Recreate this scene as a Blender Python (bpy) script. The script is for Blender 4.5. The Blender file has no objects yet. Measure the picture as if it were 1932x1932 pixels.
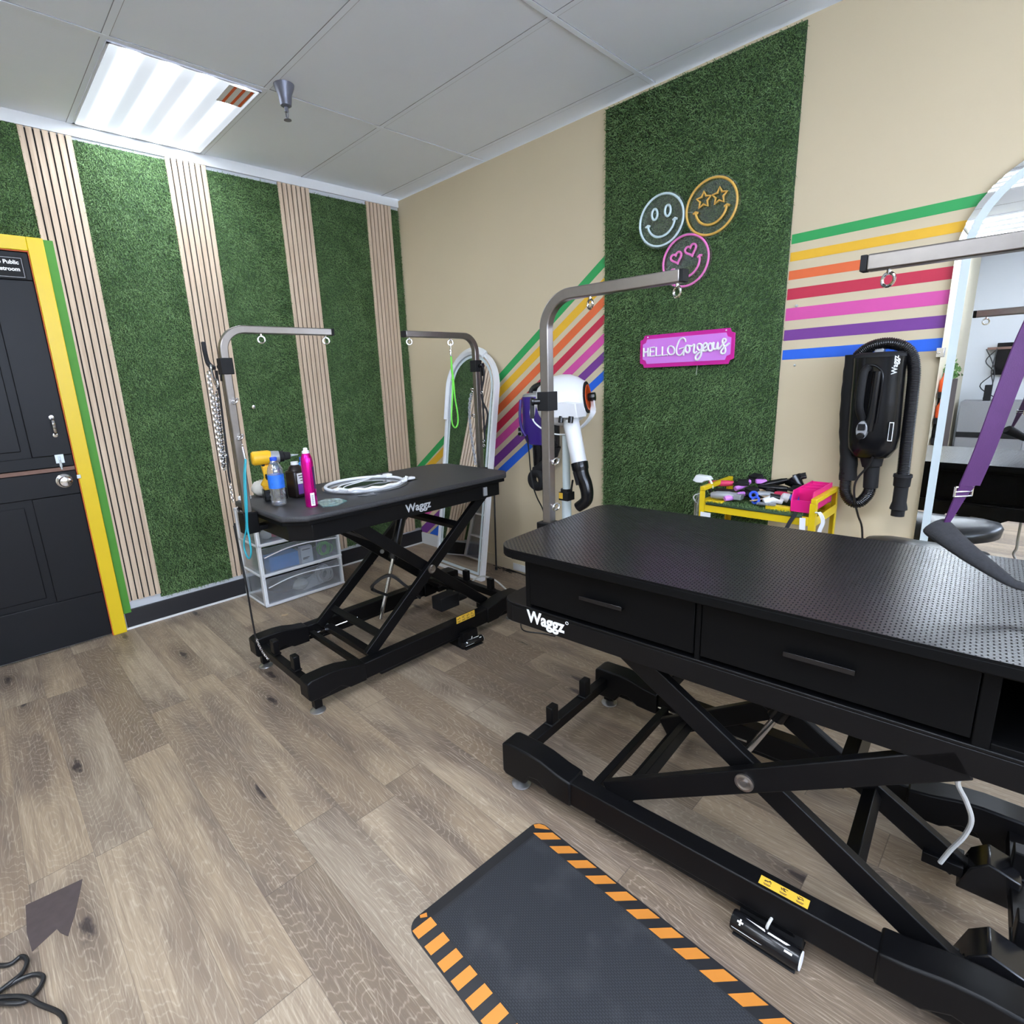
import bpy, bmesh, math, random
import numpy as np
from mathutils import Vector, Matrix, Euler
PI = math.pi
S = bpy.context.scene
C = S.collection
random.seed(7)
RNG = np.random.default_rng(11)

# ------------------------------------------------------------------ camera
cam_d = bpy.data.cameras.new('camera'); cam = bpy.data.objects.new('camera', cam_d); C.objects.link(cam)
S.camera = cam
def look(yaw, pitch, roll):
    cy, sy, cp, sp = math.cos(yaw), math.sin(yaw), math.cos(pitch), math.sin(pitch)
    f = Vector((sy*cp, cy*cp, sp)); r0 = Vector((cy, -sy, 0)); u0 = r0.cross(f)
    r = r0*math.cos(roll)+u0*math.sin(roll); u = -r0*math.sin(roll)+u0*math.cos(roll)
    return Matrix((r, u, -f)).transposed()
cam.matrix_world = Matrix.Translation((3.6192, -2.6245, 1.3436)) @ look(-.8053, -.2345, -.042).to_4x4()
cam_d.sensor_width = 36; cam_d.sensor_fit = 'HORIZONTAL'
cam_d.lens = 1014.93/1932*36
cam_d.shift_x = (966-929.26)/1932; cam_d.shift_y = -(966-956.48)/1932
cam_d.clip_start = .02; cam_d.clip_end = 50

# ------------------------------------------------------------------ world, exposure
W = bpy.data.worlds.new('room_air'); S.world = W; W.use_nodes = True
W.node_tree.nodes['Background'].inputs[0].default_value = (.68, .79, 1, 1)
W.node_tree.nodes['Background'].inputs[1].default_value = 7.8
S.view_settings.view_transform = 'Standard'; S.view_settings.look = 'None'
S.view_settings.gamma = 1; S.view_settings.use_curve_mapping = False
S.view_settings.exposure = 1.5
try:
    S.cycles.max_bounces = 8; S.cycles.sample_clamp_indirect = 6
except Exception: pass
LIGHT_MAIN = 17.0      # tube troffer by the turf wall
LIGHT_REAR = 34.0     # troffers behind and beside the camera

# ------------------------------------------------------------------ materials
def sr(*c):
    return tuple((x/255/12.92 if x/255 <= .04045 else ((x/255+.055)/1.055)**2.4) for x in c)
class NT:
    def __init__(s, name):
        s.m = bpy.data.materials.new(name); s.m.use_nodes = True; s.t = s.m.node_tree
        s.b = s.t.nodes['Principled BSDF']; s.out = s.t.nodes['Material Output']
    def n(s, typ, ins=None, **kw):
        nd = s.t.nodes.new('ShaderNode'+typ)
        for k, v in kw.items(): setattr(nd, k, v)
        for k, v in (ins or {}).items():
            if isinstance(v, bpy.types.NodeSocket): s.t.links.new(v, nd.inputs[k])
            else: nd.inputs[k].default_value = v
        return nd
    def math(s, op, a, b=0.0, c=0.0):
        return s.n('Math', {0: a, 1: b, 2: c}, operation=op).outputs[0]
    def mix(s, f, a, b, mode='MIX'):
        nd = s.n('Mix', {0: f}, data_type='RGBA', blend_type=mode)
        for i, v in ((6, a), (7, b)):
            if isinstance(v, bpy.types.NodeSocket): s.t.links.new(v, nd.inputs[i])
            else: nd.inputs[i].default_value = (*v, 1) if len(v) == 3 else v
        return nd.outputs[2]
    def ramp(s, f, stops):
        nd = s.n('ValToRGB', {0: f}); e = nd.color_ramp.elements
        while len(e) < len(stops): e.new(.5)
        for el, (p, c) in zip(e, stops): el.position = p; el.color = (*c, 1)
        return nd.outputs[0]
    def set(s, name, v):
        if isinstance(v, bpy.types.NodeSocket): s.t.links.new(v, s.b.inputs[name])
        else: s.b.inputs[name].default_value = (*v, 1) if (isinstance(v, tuple) and len(v) == 3) else v
    def bump(s, h, strength=.3, dist=.002):
        nd = s.n('Bump', {'Strength': strength, 'Distance': dist, 'Height': h}); s.t.links.new(nd.outputs[0], s.b.inputs['Normal'])
    def obj(s): return s.n('TexCoord').outputs['Object']
def P(name, col, rough=.5, metal=0.0, spec=.5, vary=.06, scale=18, bump=0, bscale=200, trans=0, ior=1.45, coat=0, alpha=1):
    t = NT(name)
    nz = t.n('TexNoise', {'Vector': t.obj(), 'Scale': scale, 'Detail': 4}).outputs[0]
    lo = tuple(c*(1-vary) for c in col); hi = tuple(min(1, c*(1+vary)) for c in col)
    t.set('Base Color', t.mix(nz, lo, hi)); t.set('Roughness', rough); t.set('Metallic', metal)
    t.b.inputs['Specular IOR Level'].default_value = spec
    if trans: t.set('Transmission Weight', trans); t.set('IOR', ior)
    if coat: t.set('Coat Weight', coat)
    if alpha < 1: t.set('Alpha', alpha)
    if bump: t.bump(t.n('TexNoise', {'Vector': t.obj(), 'Scale': bscale, 'Detail': 3}).outputs[0], bump, .001)
    return t.m

M = {}
M['beige'] = P('beige_wall_paint', (.64, .535, .36), .75, vary=.03, scale=3, bump=.15, bscale=60)
M['white_wall'] = P('white_wall_paint', (.55, .57, .60), .8, vary=.03, scale=3)
M['cream_wall'] = P('cream_wall_paint', (.62, .56, .42), .7, vary=.03, scale=3)
M['tile'] = P('ceiling_tile', (.84, .90, .99), .9, vary=.02, scale=5)
M['tbar'] = P('ceiling_grid_white', (.72, .75, .82), .95, spec=.1)
M['grid_joint'] = P('grey_tile_joint', (.25, .26, .29), .8)
M['black'] = P('black_powder_coat', (.0028, .0028, .0034), .42, spec=.22, vary=.2, bump=.12, bscale=600)
M['black_gloss'] = P('black_gloss_plastic', (.006, .006, .007), .22, spec=.4, vary=.2)
M['black_matt'] = P('black_rubber', (.010, .010, .011), .7, spec=.3, vary=.2)
M['black_cab'] = P('black_laminate', (.0022, .0022, .0024), .6, spec=.12, vary=.15)
M['felt'] = P('black_felt', (.02, .02, .022), .95)
M['steel'] = P('brushed_steel', (.31, .285, .27), .32, .95, vary=.08, scale=60)
M['chrome'] = P('polished_chrome', (.75, .75, .76), .14, 1.0, vary=.02)
M['foot_metal'] = P('levelling_foot_metal', (.5, .5, .51), .3, .9)
M['zinc'] = P('zinc_plate', (.55, .60, .62), .4, .8)
M['yellow'] = P('yellow_paint', sr(222, 190, 22), .38, vary=.03)
M['orange_line'] = P('orange_edge_paint', sr(205, 95, 45), .6)
M['green_tape'] = P('green_masking_tape', sr(72, 140, 42), .6, vary=.08, bump=.3, bscale=90)
M['door'] = P('black_door_paint', (.0065, .007, .0088), .45, spec=.25, vary=.12, bump=.1, bscale=80)
M['bare'] = P('bare_wood_edge', (.18, .10, .075), .7)
M['basebk'] = P('black_vinyl_base', (.014, .014, .017), .4)
M['white'] = P('white_plastic', (.80, .81, .83), .35, vary=.02)
M['white_paint'] = P('white_trim_paint', (.74, .75, .75), .5, vary=.03)
M['frost'] = P('frosted_light_band', (.60, .68, .70), .45, vary=.02)
M['purple'] = P('purple_shell', sr(66, 42, 140), .3, vary=.06)
M['silver_grey'] = P('silver_grey_plastic', (.35, .36, .38), .35, .3)
M['pink_dark'] = P('magenta_acrylic', sr(205, 30, 150), .3, vary=.03)
M['pink_light'] = P('orchid_acrylic', sr(214, 130, 226), .4, vary=.02)
M['pink_can'] = P('metallic_magenta', sr(225, 20, 150), .25, .75, vary=.03)
M['pink_caddy'] = P('pink_plastic', sr(225, 25, 125), .4, vary=.04)
M['letter_white'] = P('white_lettering', (.85, .86, .86), .5, vary=.01)
M['grey_letter'] = P('grey_lettering', (.42, .43, .45), .5, vary=.01)
M['label_yellow'] = P('yellow_warning_label', sr(225, 180, 60), .5)
M['label_ink'] = P('dark_ink', (.05, .03, .02), .7)
M['purple_strap'] = P('purple_nylon_webbing', (.070, .018, .095), .5, vary=.12, scale=60, bump=.3, bscale=500)
M['blk_fleece'] = P('black_fleece', (.022, .022, .025), .95, vary=.4, scale=120, bump=.6, bscale=400)
M['lime'] = P('lime_cord', sr(120, 225, 80), .5)
M['teal'] = P('teal_cord', sr(30, 150, 165), .5)
M['grey_cord'] = P('grey_white_cable', (.55, .55, .53), .5)
M['blk_cord'] = P('black_cable', (.010, .010, .011), .4)
M['drill_yellow'] = P('tool_yellow', sr(240, 185, 35), .45)
M['brown_black'] = P('dark_brown_bottle', (.016, .011, .010), .3)
M['label_white'] = P('white_paper_label', (.75, .75, .76), .6)
M['label_purple'] = P('purple_label', sr(110, 60, 150), .5)
M['label_blue'] = P('blue_label', sr(40, 110, 210), .45, vary=.3, scale=60)
M['blue'] = P('blue_plastic', sr(40, 80, 200), .4)
M['sky_blue'] = P('sky_blue_plastic', sr(60, 150, 220), .4)
M['cloth'] = P('off_white_cloth', (.62, .60, .54), .9, bump=.5, bscale=120)
M['tan'] = P('tan_wood', (.50, .36, .22), .6)
M['orchid'] = P('orchid_rubber', sr(205, 130, 220), .5)
M['coral'] = P('coral_pink_rubber', sr(205, 50, 90), .45)
M['green_pl'] = P('green_plastic', sr(110, 200, 90), .45)
M['grey_part'] = P('grey_partition_fabric', (.23, .23, .24), .9, vary=.08, scale=80)
M['dark_wood'] = P('dark_walnut_panel', (.07, .05, .045), .6, vary=.3, scale=6)
M['foliage'] = P('artificial_foliage', (.10, .22, .06), .8, vary=.5, scale=80)
M['orange'] = P('orange_plastic', sr(225, 90, 35), .4)
M['red'] = P('red_plastic', sr(190, 40, 45), .45)
M['sprk'] = P('sprinkler_grey_metal', (.16, .165, .20), .4, .5)
M['dirt'] = P('dark_exposed_patch', (.065, .047, .045), .6, vary=.25, scale=40)
M['leather'] = P('black_seat_vinyl', (.02, .02, .022), .35, bump=.1)
for k, c in dict(green=(46, 160, 85), yellow=(232, 180, 45), orange=(228, 108, 58), red=(196, 44, 72), pink=(214, 82, 160), purple=(118, 58, 142), blue=(36, 100, 215)).items():
    M['stripe_'+k] = P('stripe_paint_'+k, sr(*c), .6, vary=.05, scale=30)

def clear_mat(name, tint=(1, 1, 1), gloss=.12, rough=.05, body=None, opac=0.0):
    t = NT(name); nd = t.t.nodes; nd.remove(t.b)
    tr = t.n('BsdfTransparent', {0: (*tint, 1)}); gl = t.n('BsdfGlossy', {0: (1, 1, 1, 1), 'Roughness': rough})
    fr = t.n('LayerWeight', {0: .35}); f = t.math('MULTIPLY_ADD', fr.outputs['Facing'], .5, gloss*.5)
    mx = t.n('MixShader', {0: f, 1: tr.outputs[0], 2: gl.outputs[0]}).outputs[0]
    if body:
        nz = t.n('TexNoise', {'Vector': t.obj(), 'Scale': 25.0}).outputs[0]
        df = t.n('BsdfDiffuse', {0: (*body, 1)})
        mx = t.n('MixShader', {0: t.math('MULTIPLY_ADD', nz, opac*.3, opac*.85), 1: mx, 2: df.outputs[0]}).outputs[0]
    t.t.links.new(mx, t.out.inputs[0]); return t.m
M['acrylic'] = clear_mat('clear_acrylic', (.95, .97, .98), .10)
M['pet'] = clear_mat('clear_bottle_plastic', (.93, .95, .96), .35, .08, (.6, .65, .7), .04)
M['drawer_clear'] = clear_mat('clear_drawer_plastic', (.90, .93, .95), .15, .2, (.6, .64, .70), .13)
M['teal_acr'] = clear_mat('teal_edged_acrylic', (.75, .92, .93), .2, .05, (.4, .75, .75), .25)
t = NT('mirror_silver'); nd = t.t.nodes; nd.remove(t.b)
gl = t.n('BsdfGlossy', {0: (.86, .88, .88, 1), 'Roughness': .003}); t.t.links.new(gl.outputs[0], t.out.inputs[0]); M['mirror'] = t.m

# light diffuser with brighter bands where the tubes lie (object x runs along the tubes)
def diffuser(name, strength, y0, w, ln, tint=(.80, .88, 1.0)):
    t = NT(name); sx = t.n('SeparateXYZ', {0: t.obj()})
    u = t.math('MULTIPLY', t.math('SUBTRACT', sx.outputs[1], y0), 1/w)       # 0..1 across
    band = t.math('MULTIPLY_ADD', t.math('COSINE', t.math('MULTIPLY', u, 4*2*PI)), -.5, .5)
    ends = t.math('SMOOTH_MIN', 1.0, t.math('MULTIPLY', t.math('SUBTRACT', .5, t.math('ABSOLUTE', t.math('SUBTRACT', t.math('MULTIPLY', t.math('ADD', sx.outputs[0], ln/2), 1/ln), .5))), 9.0), .2)
    f = t.math('MULTIPLY', t.math('POWER', band, 4.5), 1.0)
    t.set('Base Color', (.3, .3, .3)); t.set('Emission Color', (*tint, 1)); t.set('Emission Strength', t.math('MULTIPLY_ADD', f, strength, t.math('MULTIPLY_ADD', ends, -.06, .33)))
    return t.m

# wood plank floor: planks run along x, 0.15 m wide
t = NT('grey_brown_oak_planks'); co = t.obj(); sp = t.n('SeparateXYZ', {0: co}); X, Y = sp.outputs[0], sp.outputs[1]
PW, PL = .152, 1.22
ry = t.math('DIVIDE', t.math('ADD', Y, 1.98+PW*40), PW); row = t.math('FLOOR', ry); fy = t.math('FRACT', ry)
off = t.n('TexWhiteNoise', {'W': row}, noise_dimensions='1D').outputs[0]
rx = t.math('DIVIDE', t.math('ADD', X, t.math('MULTIPLY_ADD', off, PL, PL*10)), PL); colm = t.math('FLOOR', rx); fx = t.math('FRACT', rx)
idv = t.n('CombineXYZ', {0: row, 1: colm, 2: 3.7}).outputs[0]
wn = t.n('TexWhiteNoise', {'Vector': idv}, noise_dimensions='3D'); r1 = wn.outputs[0]; rc = t.n('SeparateColor', {0: wn.outputs[1]})
shift = t.n('VectorMath', {0: co, 1: t.n('CombineXYZ', {0: t.math('MULTIPLY', r1, 37.0), 1: t.math('MULTIPLY', rc.outputs[1], 5.0), 2: t.math('MULTIPLY', rc.outputs[2], 9.0)}).outputs[0]}, operation='ADD').outputs[0]
def st(sx, sy): return t.n('VectorMath', {0: shift, 1: (sx, sy, 1)}, operation='MULTIPLY').outputs[0]
kv = t.n('TexVoronoi', {'Vector': st(1.15, 4.2), 'Scale': 1.0, 'Randomness': 1.0}, voronoi_dimensions='2D')
kc = t.n('SeparateColor', {0: kv.outputs[1]}).outputs[0]
kd = t.math('ADD', kv.outputs[0], t.math('MULTIPLY', t.math('GREATER_THAN', kc, .42), .25))
warp = t.n('TexNoise', {'Vector': st(3.0, 14), 'Scale': 1.0, 'Detail': 3, 'Roughness': .55}).outputs[0]
fine = t.n('TexNoise', {'Vector': st(9, 300), 'Scale': 1.0, 'Detail': 5, 'Roughness': .7}).outputs[0]
streak = t.n('TexNoise', {'Vector': st(2.4, 80), 'Scale': 1.0, 'Detail': 4, 'Roughness': .6}).outputs[0]
blot = t.n('TexNoise', {'Vector': st(1.5, 6), 'Scale': 1.2, 'Detail': 3, 'Roughness': .55}).outputs[0]
base = t.ramp(r1, [(0, (.165, .120, .082)), (.16, (.200, .145, .098)), (.30, (.300, .218, .142)), (.55, (.345, .258, .172)), (.8, (.380, .292, .203)), (1, (.285, .226, .168))])
dark = t.mix(t.ramp(blot, [(.36, (.9, .9, .9)), (.56, (0, 0, 0))]), base, (.135, .098, .075))
halo = t.ramp(kd, [(.05, (.8, .8, .8)), (.32, (0, 0, 0))])
dark = t.mix(halo, dark, (.105, .075, .058))
rings = t.math('FRACT', t.math('ADD', t.math('MULTIPLY', kd, 24.0), t.math('MULTIPLY', warp, 8.0)))
rl = t.ramp(t.math('ABSOLUTE', t.math('SUBTRACT', rings, .5)), [(.01, (.8, .8, .8)), (.14, (0, 0, 0))])
rl = t.math('MULTIPLY', t.n('SeparateColor', {0: rl}).outputs[0], t.math('MULTIPLY_ADD', fine, .9, -.08))
c1 = t.mix(rl, dark, (.58, .48, .365))
c1 = t.mix(t.ramp(streak, [(.33, (.5, .5, .5)), (.52, (0, 0, 0))]), c1, (.20, .143, .10))
c2 = t.mix(t.ramp(fine, [(.36, (.45, .45, .45)), (.52, (0, 0, 0))]), c1, (.20, .145, .10))
c2 = t.mix(t.ramp(fine, [(.53, (0, 0, 0)), (.72, (.6, .6, .6))]), c2, (.54, .445, .33))
kn = t.math('ADD', kd, t.math('MULTIPLY', t.n('TexNoise', {'Vector': st(30, 60), 'Scale': 1.0, 'Detail': 3}).outputs[0], .12))
c2 = t.mix(t.ramp(kn, [(.085, (.9, .9, .9)), (.125, (0, 0, 0))]), c2, (.030, .022, .022))
ey = t.math('MINIMUM', fy, t.math('SUBTRACT', 1.0, fy)); ex = t.math('MINIMUM', fx, t.math('SUBTRACT', 1.0, fx))
seam = t.math('MAXIMUM', t.math('LESS_THAN', ey, .0042), t.math('LESS_THAN', ex, .0011))
c3 = t.mix(t.math('MULTIPLY', seam, .5), c2, (.06, .045, .038))
t.set('Base Color', c3); t.set('Roughness', t.math('MULTIPLY_ADD', fine, .25, .34)); t.bump(t.math('SUBTRACT', fine, t.math('MULTIPLY', seam, 1.5)), .25, .0015)
M['floor'] = t.m

# pale oak slats
t = NT('pale_oak_veneer'); co = t.obj(); v = t.n('VectorMath', {0: co, 1: (60, 60, 2.5)}, operation='MULTIPLY').outputs[0]
g = t.n('TexNoise', {'Vector': v, 'Scale': 1.5, 'Detail': 5}).outputs[0]
t.set('Base Color', t.ramp(g, [(.3, (.50, .37, .26)), (.7, (.66, .52, .385))])); t.set('Roughness', .6); M['slat'] = t.m

# turf blades / backing
def turf(name, a, b, c):
    t = NT(name); co = t.obj()
    n1 = t.n('TexNoise', {'Vector': co, 'Scale': 260.0, 'Detail': 2}).outputs[0]
    n2 = t.n('TexNoise', {'Vector': co, 'Scale': 9.0, 'Detail': 2}).outputs[0]
    k = t.math('MULTIPLY_ADD', n2, .35, t.math('SUBTRACT', n1, .17))
    t.set('Base Color', t.ramp(k, [(.3, a), (.5, b), (.7, c)])); t.set('Roughness', .55)
    t.b.inputs['Specular IOR Level'].default_value = .35; return t.m
M['turf'] = turf('green_artificial_grass', (.042, .092, .028), (.100, .195, .062), (.23, .36, .145))
M['turf_back'] = P('turf_backing', (.035, .065, .028), .95)

# embossed rubber on the near table: staggered elongated hexagons
t = NT('black_hexagon_embossed_rubber'); co = t.obj(); sp = t.n('SeparateXYZ', {0: co})
hx = t.math('MULTIPLY', sp.outputs[0], 1/.0155); hy = t.math('MULTIPLY', sp.outputs[1], 1/.0075)
def hexd(ox, oy):
    a = t.math('ABSOLUTE', t.math('SUBTRACT', t.math('FRACT', t.math('ADD', hx, ox)), .5))
    b = t.math('ABSOLUTE', t.math('SUBTRACT', t.math('FRACT', t.math('MULTIPLY', t.math('ADD', hy, oy), .5)), .5))
    b = t.math('MULTIPLY', b, 2.0)
    return t.math('MAXIMUM', t.math('MULTIPLY', b, 1.0), t.math('ADD', t.math('MULTIPLY', a, 1.15), t.math('MULTIPLY', b, .35)))
dA, dB = hexd(0, 0), hexd(.5, 1.0); d = t.math('MINIMUM', dA, dB)
g1 = t.n('MapRange', {0: t.math('ABSOLUTE', t.math('SUBTRACT', dA, dB)), 1: .075, 2: .035, 3: 0.0, 4: 1.0}).outputs[0]
g2 = t.n('MapRange', {0: d, 1: .545, 2: .56, 3: 0.0, 4: 1.0}).outputs[0]
groove = t.ramp(t.math('MAXIMUM', g1, g2), [(0, (0, 0, 0)), (1, (1, 1, 1))])
t.set('Base Color', t.mix(groove, (.018, .0175, .019), (.003, .003, .0035)))
gv = t.n('SeparateColor', {0: groove}).outputs[0]; t.set('Roughness', t.math('MULTIPLY_ADD', gv, .5, .27)); t.set('Specular IOR Level', t.math('MULTIPLY_ADD', gv, -.26, .36)); inv = t.math('SUBTRACT', 1.0, t.n('SeparateColor', {0: groove}).outputs[0]); t.bump(inv, .35, .0005)
M['hexmat'] = t.m
t = NT('black_pebbled_tabletop'); nz = t.n('TexNoise', {'Vector': t.obj(), 'Scale': 420.0, 'Detail': 2}).outputs[0]
t.set('Base Color', t.ramp(nz, [(.35, (.012, .012, .014)), (.68, (.050, .050, .055))])); t.set('Roughness', .5); t.bump(nz, .4, .001); M['pebble'] = t.m
# floor mat: fine woven rubber
t = NT('black_textured_mat_rubber'); co = t.obj()
w1 = t.n('TexBrick', {'Vector': co, 'Scale': 1.0, 'Mortar Size': .0012, 'Brick Width': .009, 'Row Height': .005}).outputs['Fac']
nz = t.n('TexNoise', {'Vector': co, 'Scale': 7.0, 'Detail': 5}).outputs[0]
b0 = t.mix(w1, (.030, .033, .040), (.012, .013, .016))
t.set('Base Color', t.mix(t.ramp(nz, [(.56, (0, 0, 0)), (.85, (.35, .35, .35))]), b0, (.10, .10, .105))); t.set('Roughness', .62); t.bump(t.math('SUBTRACT', 1.0, w1), .4, .001); M['mat'] = t.m
M['mat_edge'] = P('black_mat_edge', (.016, .016, .018), .6, vary=.2, bump=.2)
M['mat_orange'] = P('orange_hazard_stripe', sr(205, 130, 50), .6, vary=.06, bump=.25, bscale=350)

# ------------------------------------------------------------------ mesh helpers
class MB:
    def __init__(s): s.v = []; s.f = []; s.mi = []; s.m = 0
    def add(s, vs, fs):
        o = len(s.v); s.v += [tuple(map(float, p)) for p in vs]; s.f += [tuple(i+o for i in f) for f in fs]; s.mi += [s.m]*len(fs); return s
    def box(s, c, d, rz=0, R=None):
        x, y, z = d[0]/2, d[1]/2, d[2]/2
        R = R or Matrix.Rotation(rz, 3, 'Z'); c = Vector(c)
        vs = [c+R @ Vector((a, b, e)) for a in (-x, x) for b in (-y, y) for e in (-z, z)]
        return s.add(vs, [(0, 1, 3, 2), (4, 6, 7, 5), (0, 4, 5, 1), (2, 3, 7, 6), (0, 2, 6, 4), (1, 5, 7, 3)])
    def bb(s, a, b):   # corner to corner
        return s.box([(p+q)/2 for p, q in zip(a, b)], [abs(p-q) for p, q in zip(a, b)])
    def rings(s, rs, closed=False, cap=True):
        n = len(rs[0]); vs = [p for r in rs for p in r]; fs = []
        k = len(rs)
        for i in range(k if closed else k-1):
            j = (i+1) % k
            for q in range(n): fs.append((i*n+q, i*n+(q+1) % n, j*n+(q+1) % n, j*n+q))
        if cap and not closed: fs += [tuple(range(n-1, -1, -1)), tuple((k-1)*n+q for q in range(n))]
        return s.add(vs, fs)
    def sweep(s, pts, prof, up=None, closed=False, cap=True, scale=None):
        """prof = list of (a,b) in the frame perpendicular to the path"""
        pts = [Vector(p) for p in pts]; n = len(pts); rs = []
        N = None
        for i, p in enumerate(pts):
            if closed: T = (pts[(i+1) % n]-pts[i-1])
            else: T = (pts[min(i+1, n-1)]-pts[max(i-1, 0)])
            T = T.normalized() if T.length > 1e-9 else Vector((0, 0, 1))
            if up is not None: N = Vector(up)-T*T.dot(Vector(up)); N = N.normalized() if N.length > 1e-6 else T.orthogonal().normalized()
            elif N is None: N = T.orthogonal().normalized()
            else:
                N = N-T*T.dot(N); N = N.normalized() if N.length > 1e-6 else T.orthogonal().normalized()
            B = T.cross(N); k = scale[i] if scale else 1
            rs.append([p+N*a*k+B*b*k for a, b in prof])
        return s.rings(rs, closed, cap)
    def tube(s, pts, r, seg=8, closed=False, scale=None, up=None):
        return s.sweep(pts, [(r*math.cos(2*PI*i/seg), r*math.sin(2*PI*i/seg)) for i in range(seg)], up, closed, True, scale)
    def bar(s, pts, w, h, up=(0, 0, 1), closed=False, scale=None):   # rectangular section: h along up
        return s.sweep(pts, [(-h/2, -w/2), (h/2, -w/2), (h/2, w/2), (-h/2, w/2)], up, closed, True, scale)
    def cyl(s, a, b, r, r2=None, seg=20):
        return s.tube([a, b], r, seg, scale=[1, (r2 if r2 is not None else r)/r])
    def lathe(s, prof, o=(0, 0, 0), axis=(0, 0, 1), seg=28, sq=0):
        ax = Vector(axis).normalized(); N = ax.orthogonal().normalized() if abs(ax.z) < .99 else Vector((1, 0, 0)); B = ax.cross(N); o = Vector(o); rs = []
        for r, h in prof:
            ring = []
            for i in range(seg):
                t = 2*PI*i/seg; k = max(r, 1e-5)
                if sq: ct, sn = math.cos(t), math.sin(t); k = k/((abs(ct)**sq+abs(sn)**sq)**(1/sq))
                ring.append(o+ax*h+(N*math.cos(t)+B*math.sin(t))*k)
            rs.append(ring)
        return s.rings(rs)
    def sph(s, c, r, seg=16, sc=(1, 1, 1)):
        o = Vector(c); rs = []
        for i in range(seg//2+1):
            ph = PI*i/(seg//2); rr = max(math.sin(ph), 1e-4)
            rs.append([o+Vector((math.cos(2*PI*j/seg)*rr*r*sc[0], math.sin(2*PI*j/seg)*rr*r*sc[1], -math.cos(ph)*r*sc[2])) for j in range(seg)])
        return s.rings(rs)
    def torus(s, c, R, r, axis=(0, 0, 1), seg=20, s2=8):
        ax = Vector(axis).normalized(); N = ax.orthogonal().normalized(); B = ax.cross(N); c = Vector(c)
        return s.tube([c+(N*math.cos(2*PI*i/seg)+B*math.sin(2*PI*i/seg))*R for i in range(seg)], r, s2, closed=True)
    def prism(s, poly, a, b, ex):   # poly: 3D base points; extruded by vector ex*(a..b)
        ex = Vector(ex); n = len(poly)
        vs = [Vector(p)+ex*a for p in poly]+[Vector(p)+ex*b for p in poly]
        fs = [tuple(range(n-1, -1, -1)), tuple(range(n, 2*n))]+[(i, (i+1) % n, n+(i+1) % n, n+i) for i in range(n)]
        return s.add(vs, fs)
    def pxy(s, poly, z0, z1): return s.prism([(x, y, 0) for x, y in poly], z0, z1, (0, 0, 1))
    def pxz(s, poly, y0, y1): return s.prism([(x, 0, z) for x, z in poly], y0, y1, (0, 1, 0))
    def pyz(s, poly, x0, x1): return s.prism([(0, y, z) for y, z in poly], x0, x1, (1, 0, 0))
    def use(s, i): s.m = i; return s
    def build(s, name, mat, parent=None, bevel=0, world=False, smooth=35, label=None, sub=0):
        if world and parent:
            r = parent
            while r.parent: r = r.parent
            inv = (Matrix.Translation(r.location) @ r.rotation_euler.to_matrix().to_4x4()).inverted()
            s.v = [tuple(inv @ Vector(p)) for p in s.v]
        org = Vector((0, 0, 0))
        if parent is None:
            a = np.array(s.v); org = Vector(((a[:, 0].min()+a[:, 0].max())/2, (a[:, 1].min()+a[:, 1].max())/2, a[:, 2].min()))
            s.v = [tuple(Vector(p)-org) for p in s.v]
        me = bpy.data.meshes.new(name); me.from_pydata(s.v, [], s.f)
        mats = mat if isinstance(mat, (list, tuple)) else [mat]
        for m_ in mats: me.materials.append(M[m_] if isinstance(m_, str) else m_)
        bm = bmesh.new(); bm.from_mesh(me)
        for f, k in zip(bm.faces, s.mi): f.material_index = min(k, len(mats)-1)
        bmesh.ops.recalc_face_normals(bm, faces=bm.faces)
        if smooth:
            for f in bm.faces: f.smooth = True
            for e in bm.edges:
                if len(e.link_faces) != 2 or e.calc_face_angle(0) > math.radians(smooth): e.smooth = False
        bm.to_mesh(me); bm.free()
        o = bpy.data.objects.new(name, me); C.objects.link(o); o.parent = parent; o.location = org
        if bevel:
            md = o.modifiers.new('bevel', 'BEVEL'); md.width = bevel; md.segments = 2; md.limit_method = 'ANGLE'; md.angle_limit = math.radians(40)
        if sub:
            md = o.modifiers.new('sub', 'SUBSURF'); md.levels = sub; md.render_levels = sub
        if label: o['label'] = label
        return o
def tag(o, label=None, cat=None, group=None, kind=None):
    for k, v in (('label', label), ('category', cat), ('group', group), ('kind', kind)):
        if v: o[k] = v
    return o
def thing(name, label, cat, loc=(0, 0, 0), rz=0, group=None):
    o = bpy.data.objects.new(name, None); C.objects.link(o); o.location = loc; o.rotation_euler = (0, 0, rz); o.empty_display_size = .05
    return tag(o, label, cat, group)
def copy_tree(o, parent=None):
    c = o.copy(); C.objects.link(c)
    if parent is not None: c.parent = parent
    for ch in list(o.children): copy_tree(ch, c)
    return c
def struct(o): o['kind'] = 'structure'; return o
def arc(c, r, a0, a1, n=8, e1=(1, 0, 0), e2=(0, 0, 1)):
    e1, e2, c = Vector(e1), Vector(e2), Vector(c)
    return [c+e1*(r*math.cos(math.radians(a0+(a1-a0)*i/n)))+e2*(r*math.sin(math.radians(a0+(a1-a0)*i/n))) for i in range(n+1)]
def smoothpath(pts, n=6, closed=False):
    P_ = [Vector(p) for p in pts]; out = []; k = len(P_)
    rng = range(k if closed else k-1)
    for i in rng:
        p1, p2 = P_[i], P_[(i+1) % k]
        p0 = P_[i-1] if (i > 0 or closed) else p1*2-p2
        p3 = P_[(i+2) % k] if (i+2 < k or closed) else p2*2-p1
        for j in range(n):
            t = j/n
            out.append(.5*((2*p1)+(-p0+p2)*t+(2*p0-5*p1+4*p2-p3)*t*t+(-p0+3*p1-3*p2+p3)*t**3))
    if not closed: out.append(P_[-1])
    return out
RB = Matrix.Rotation(PI/2, 4, 'X')                                   # reads on a wall facing -y
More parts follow.
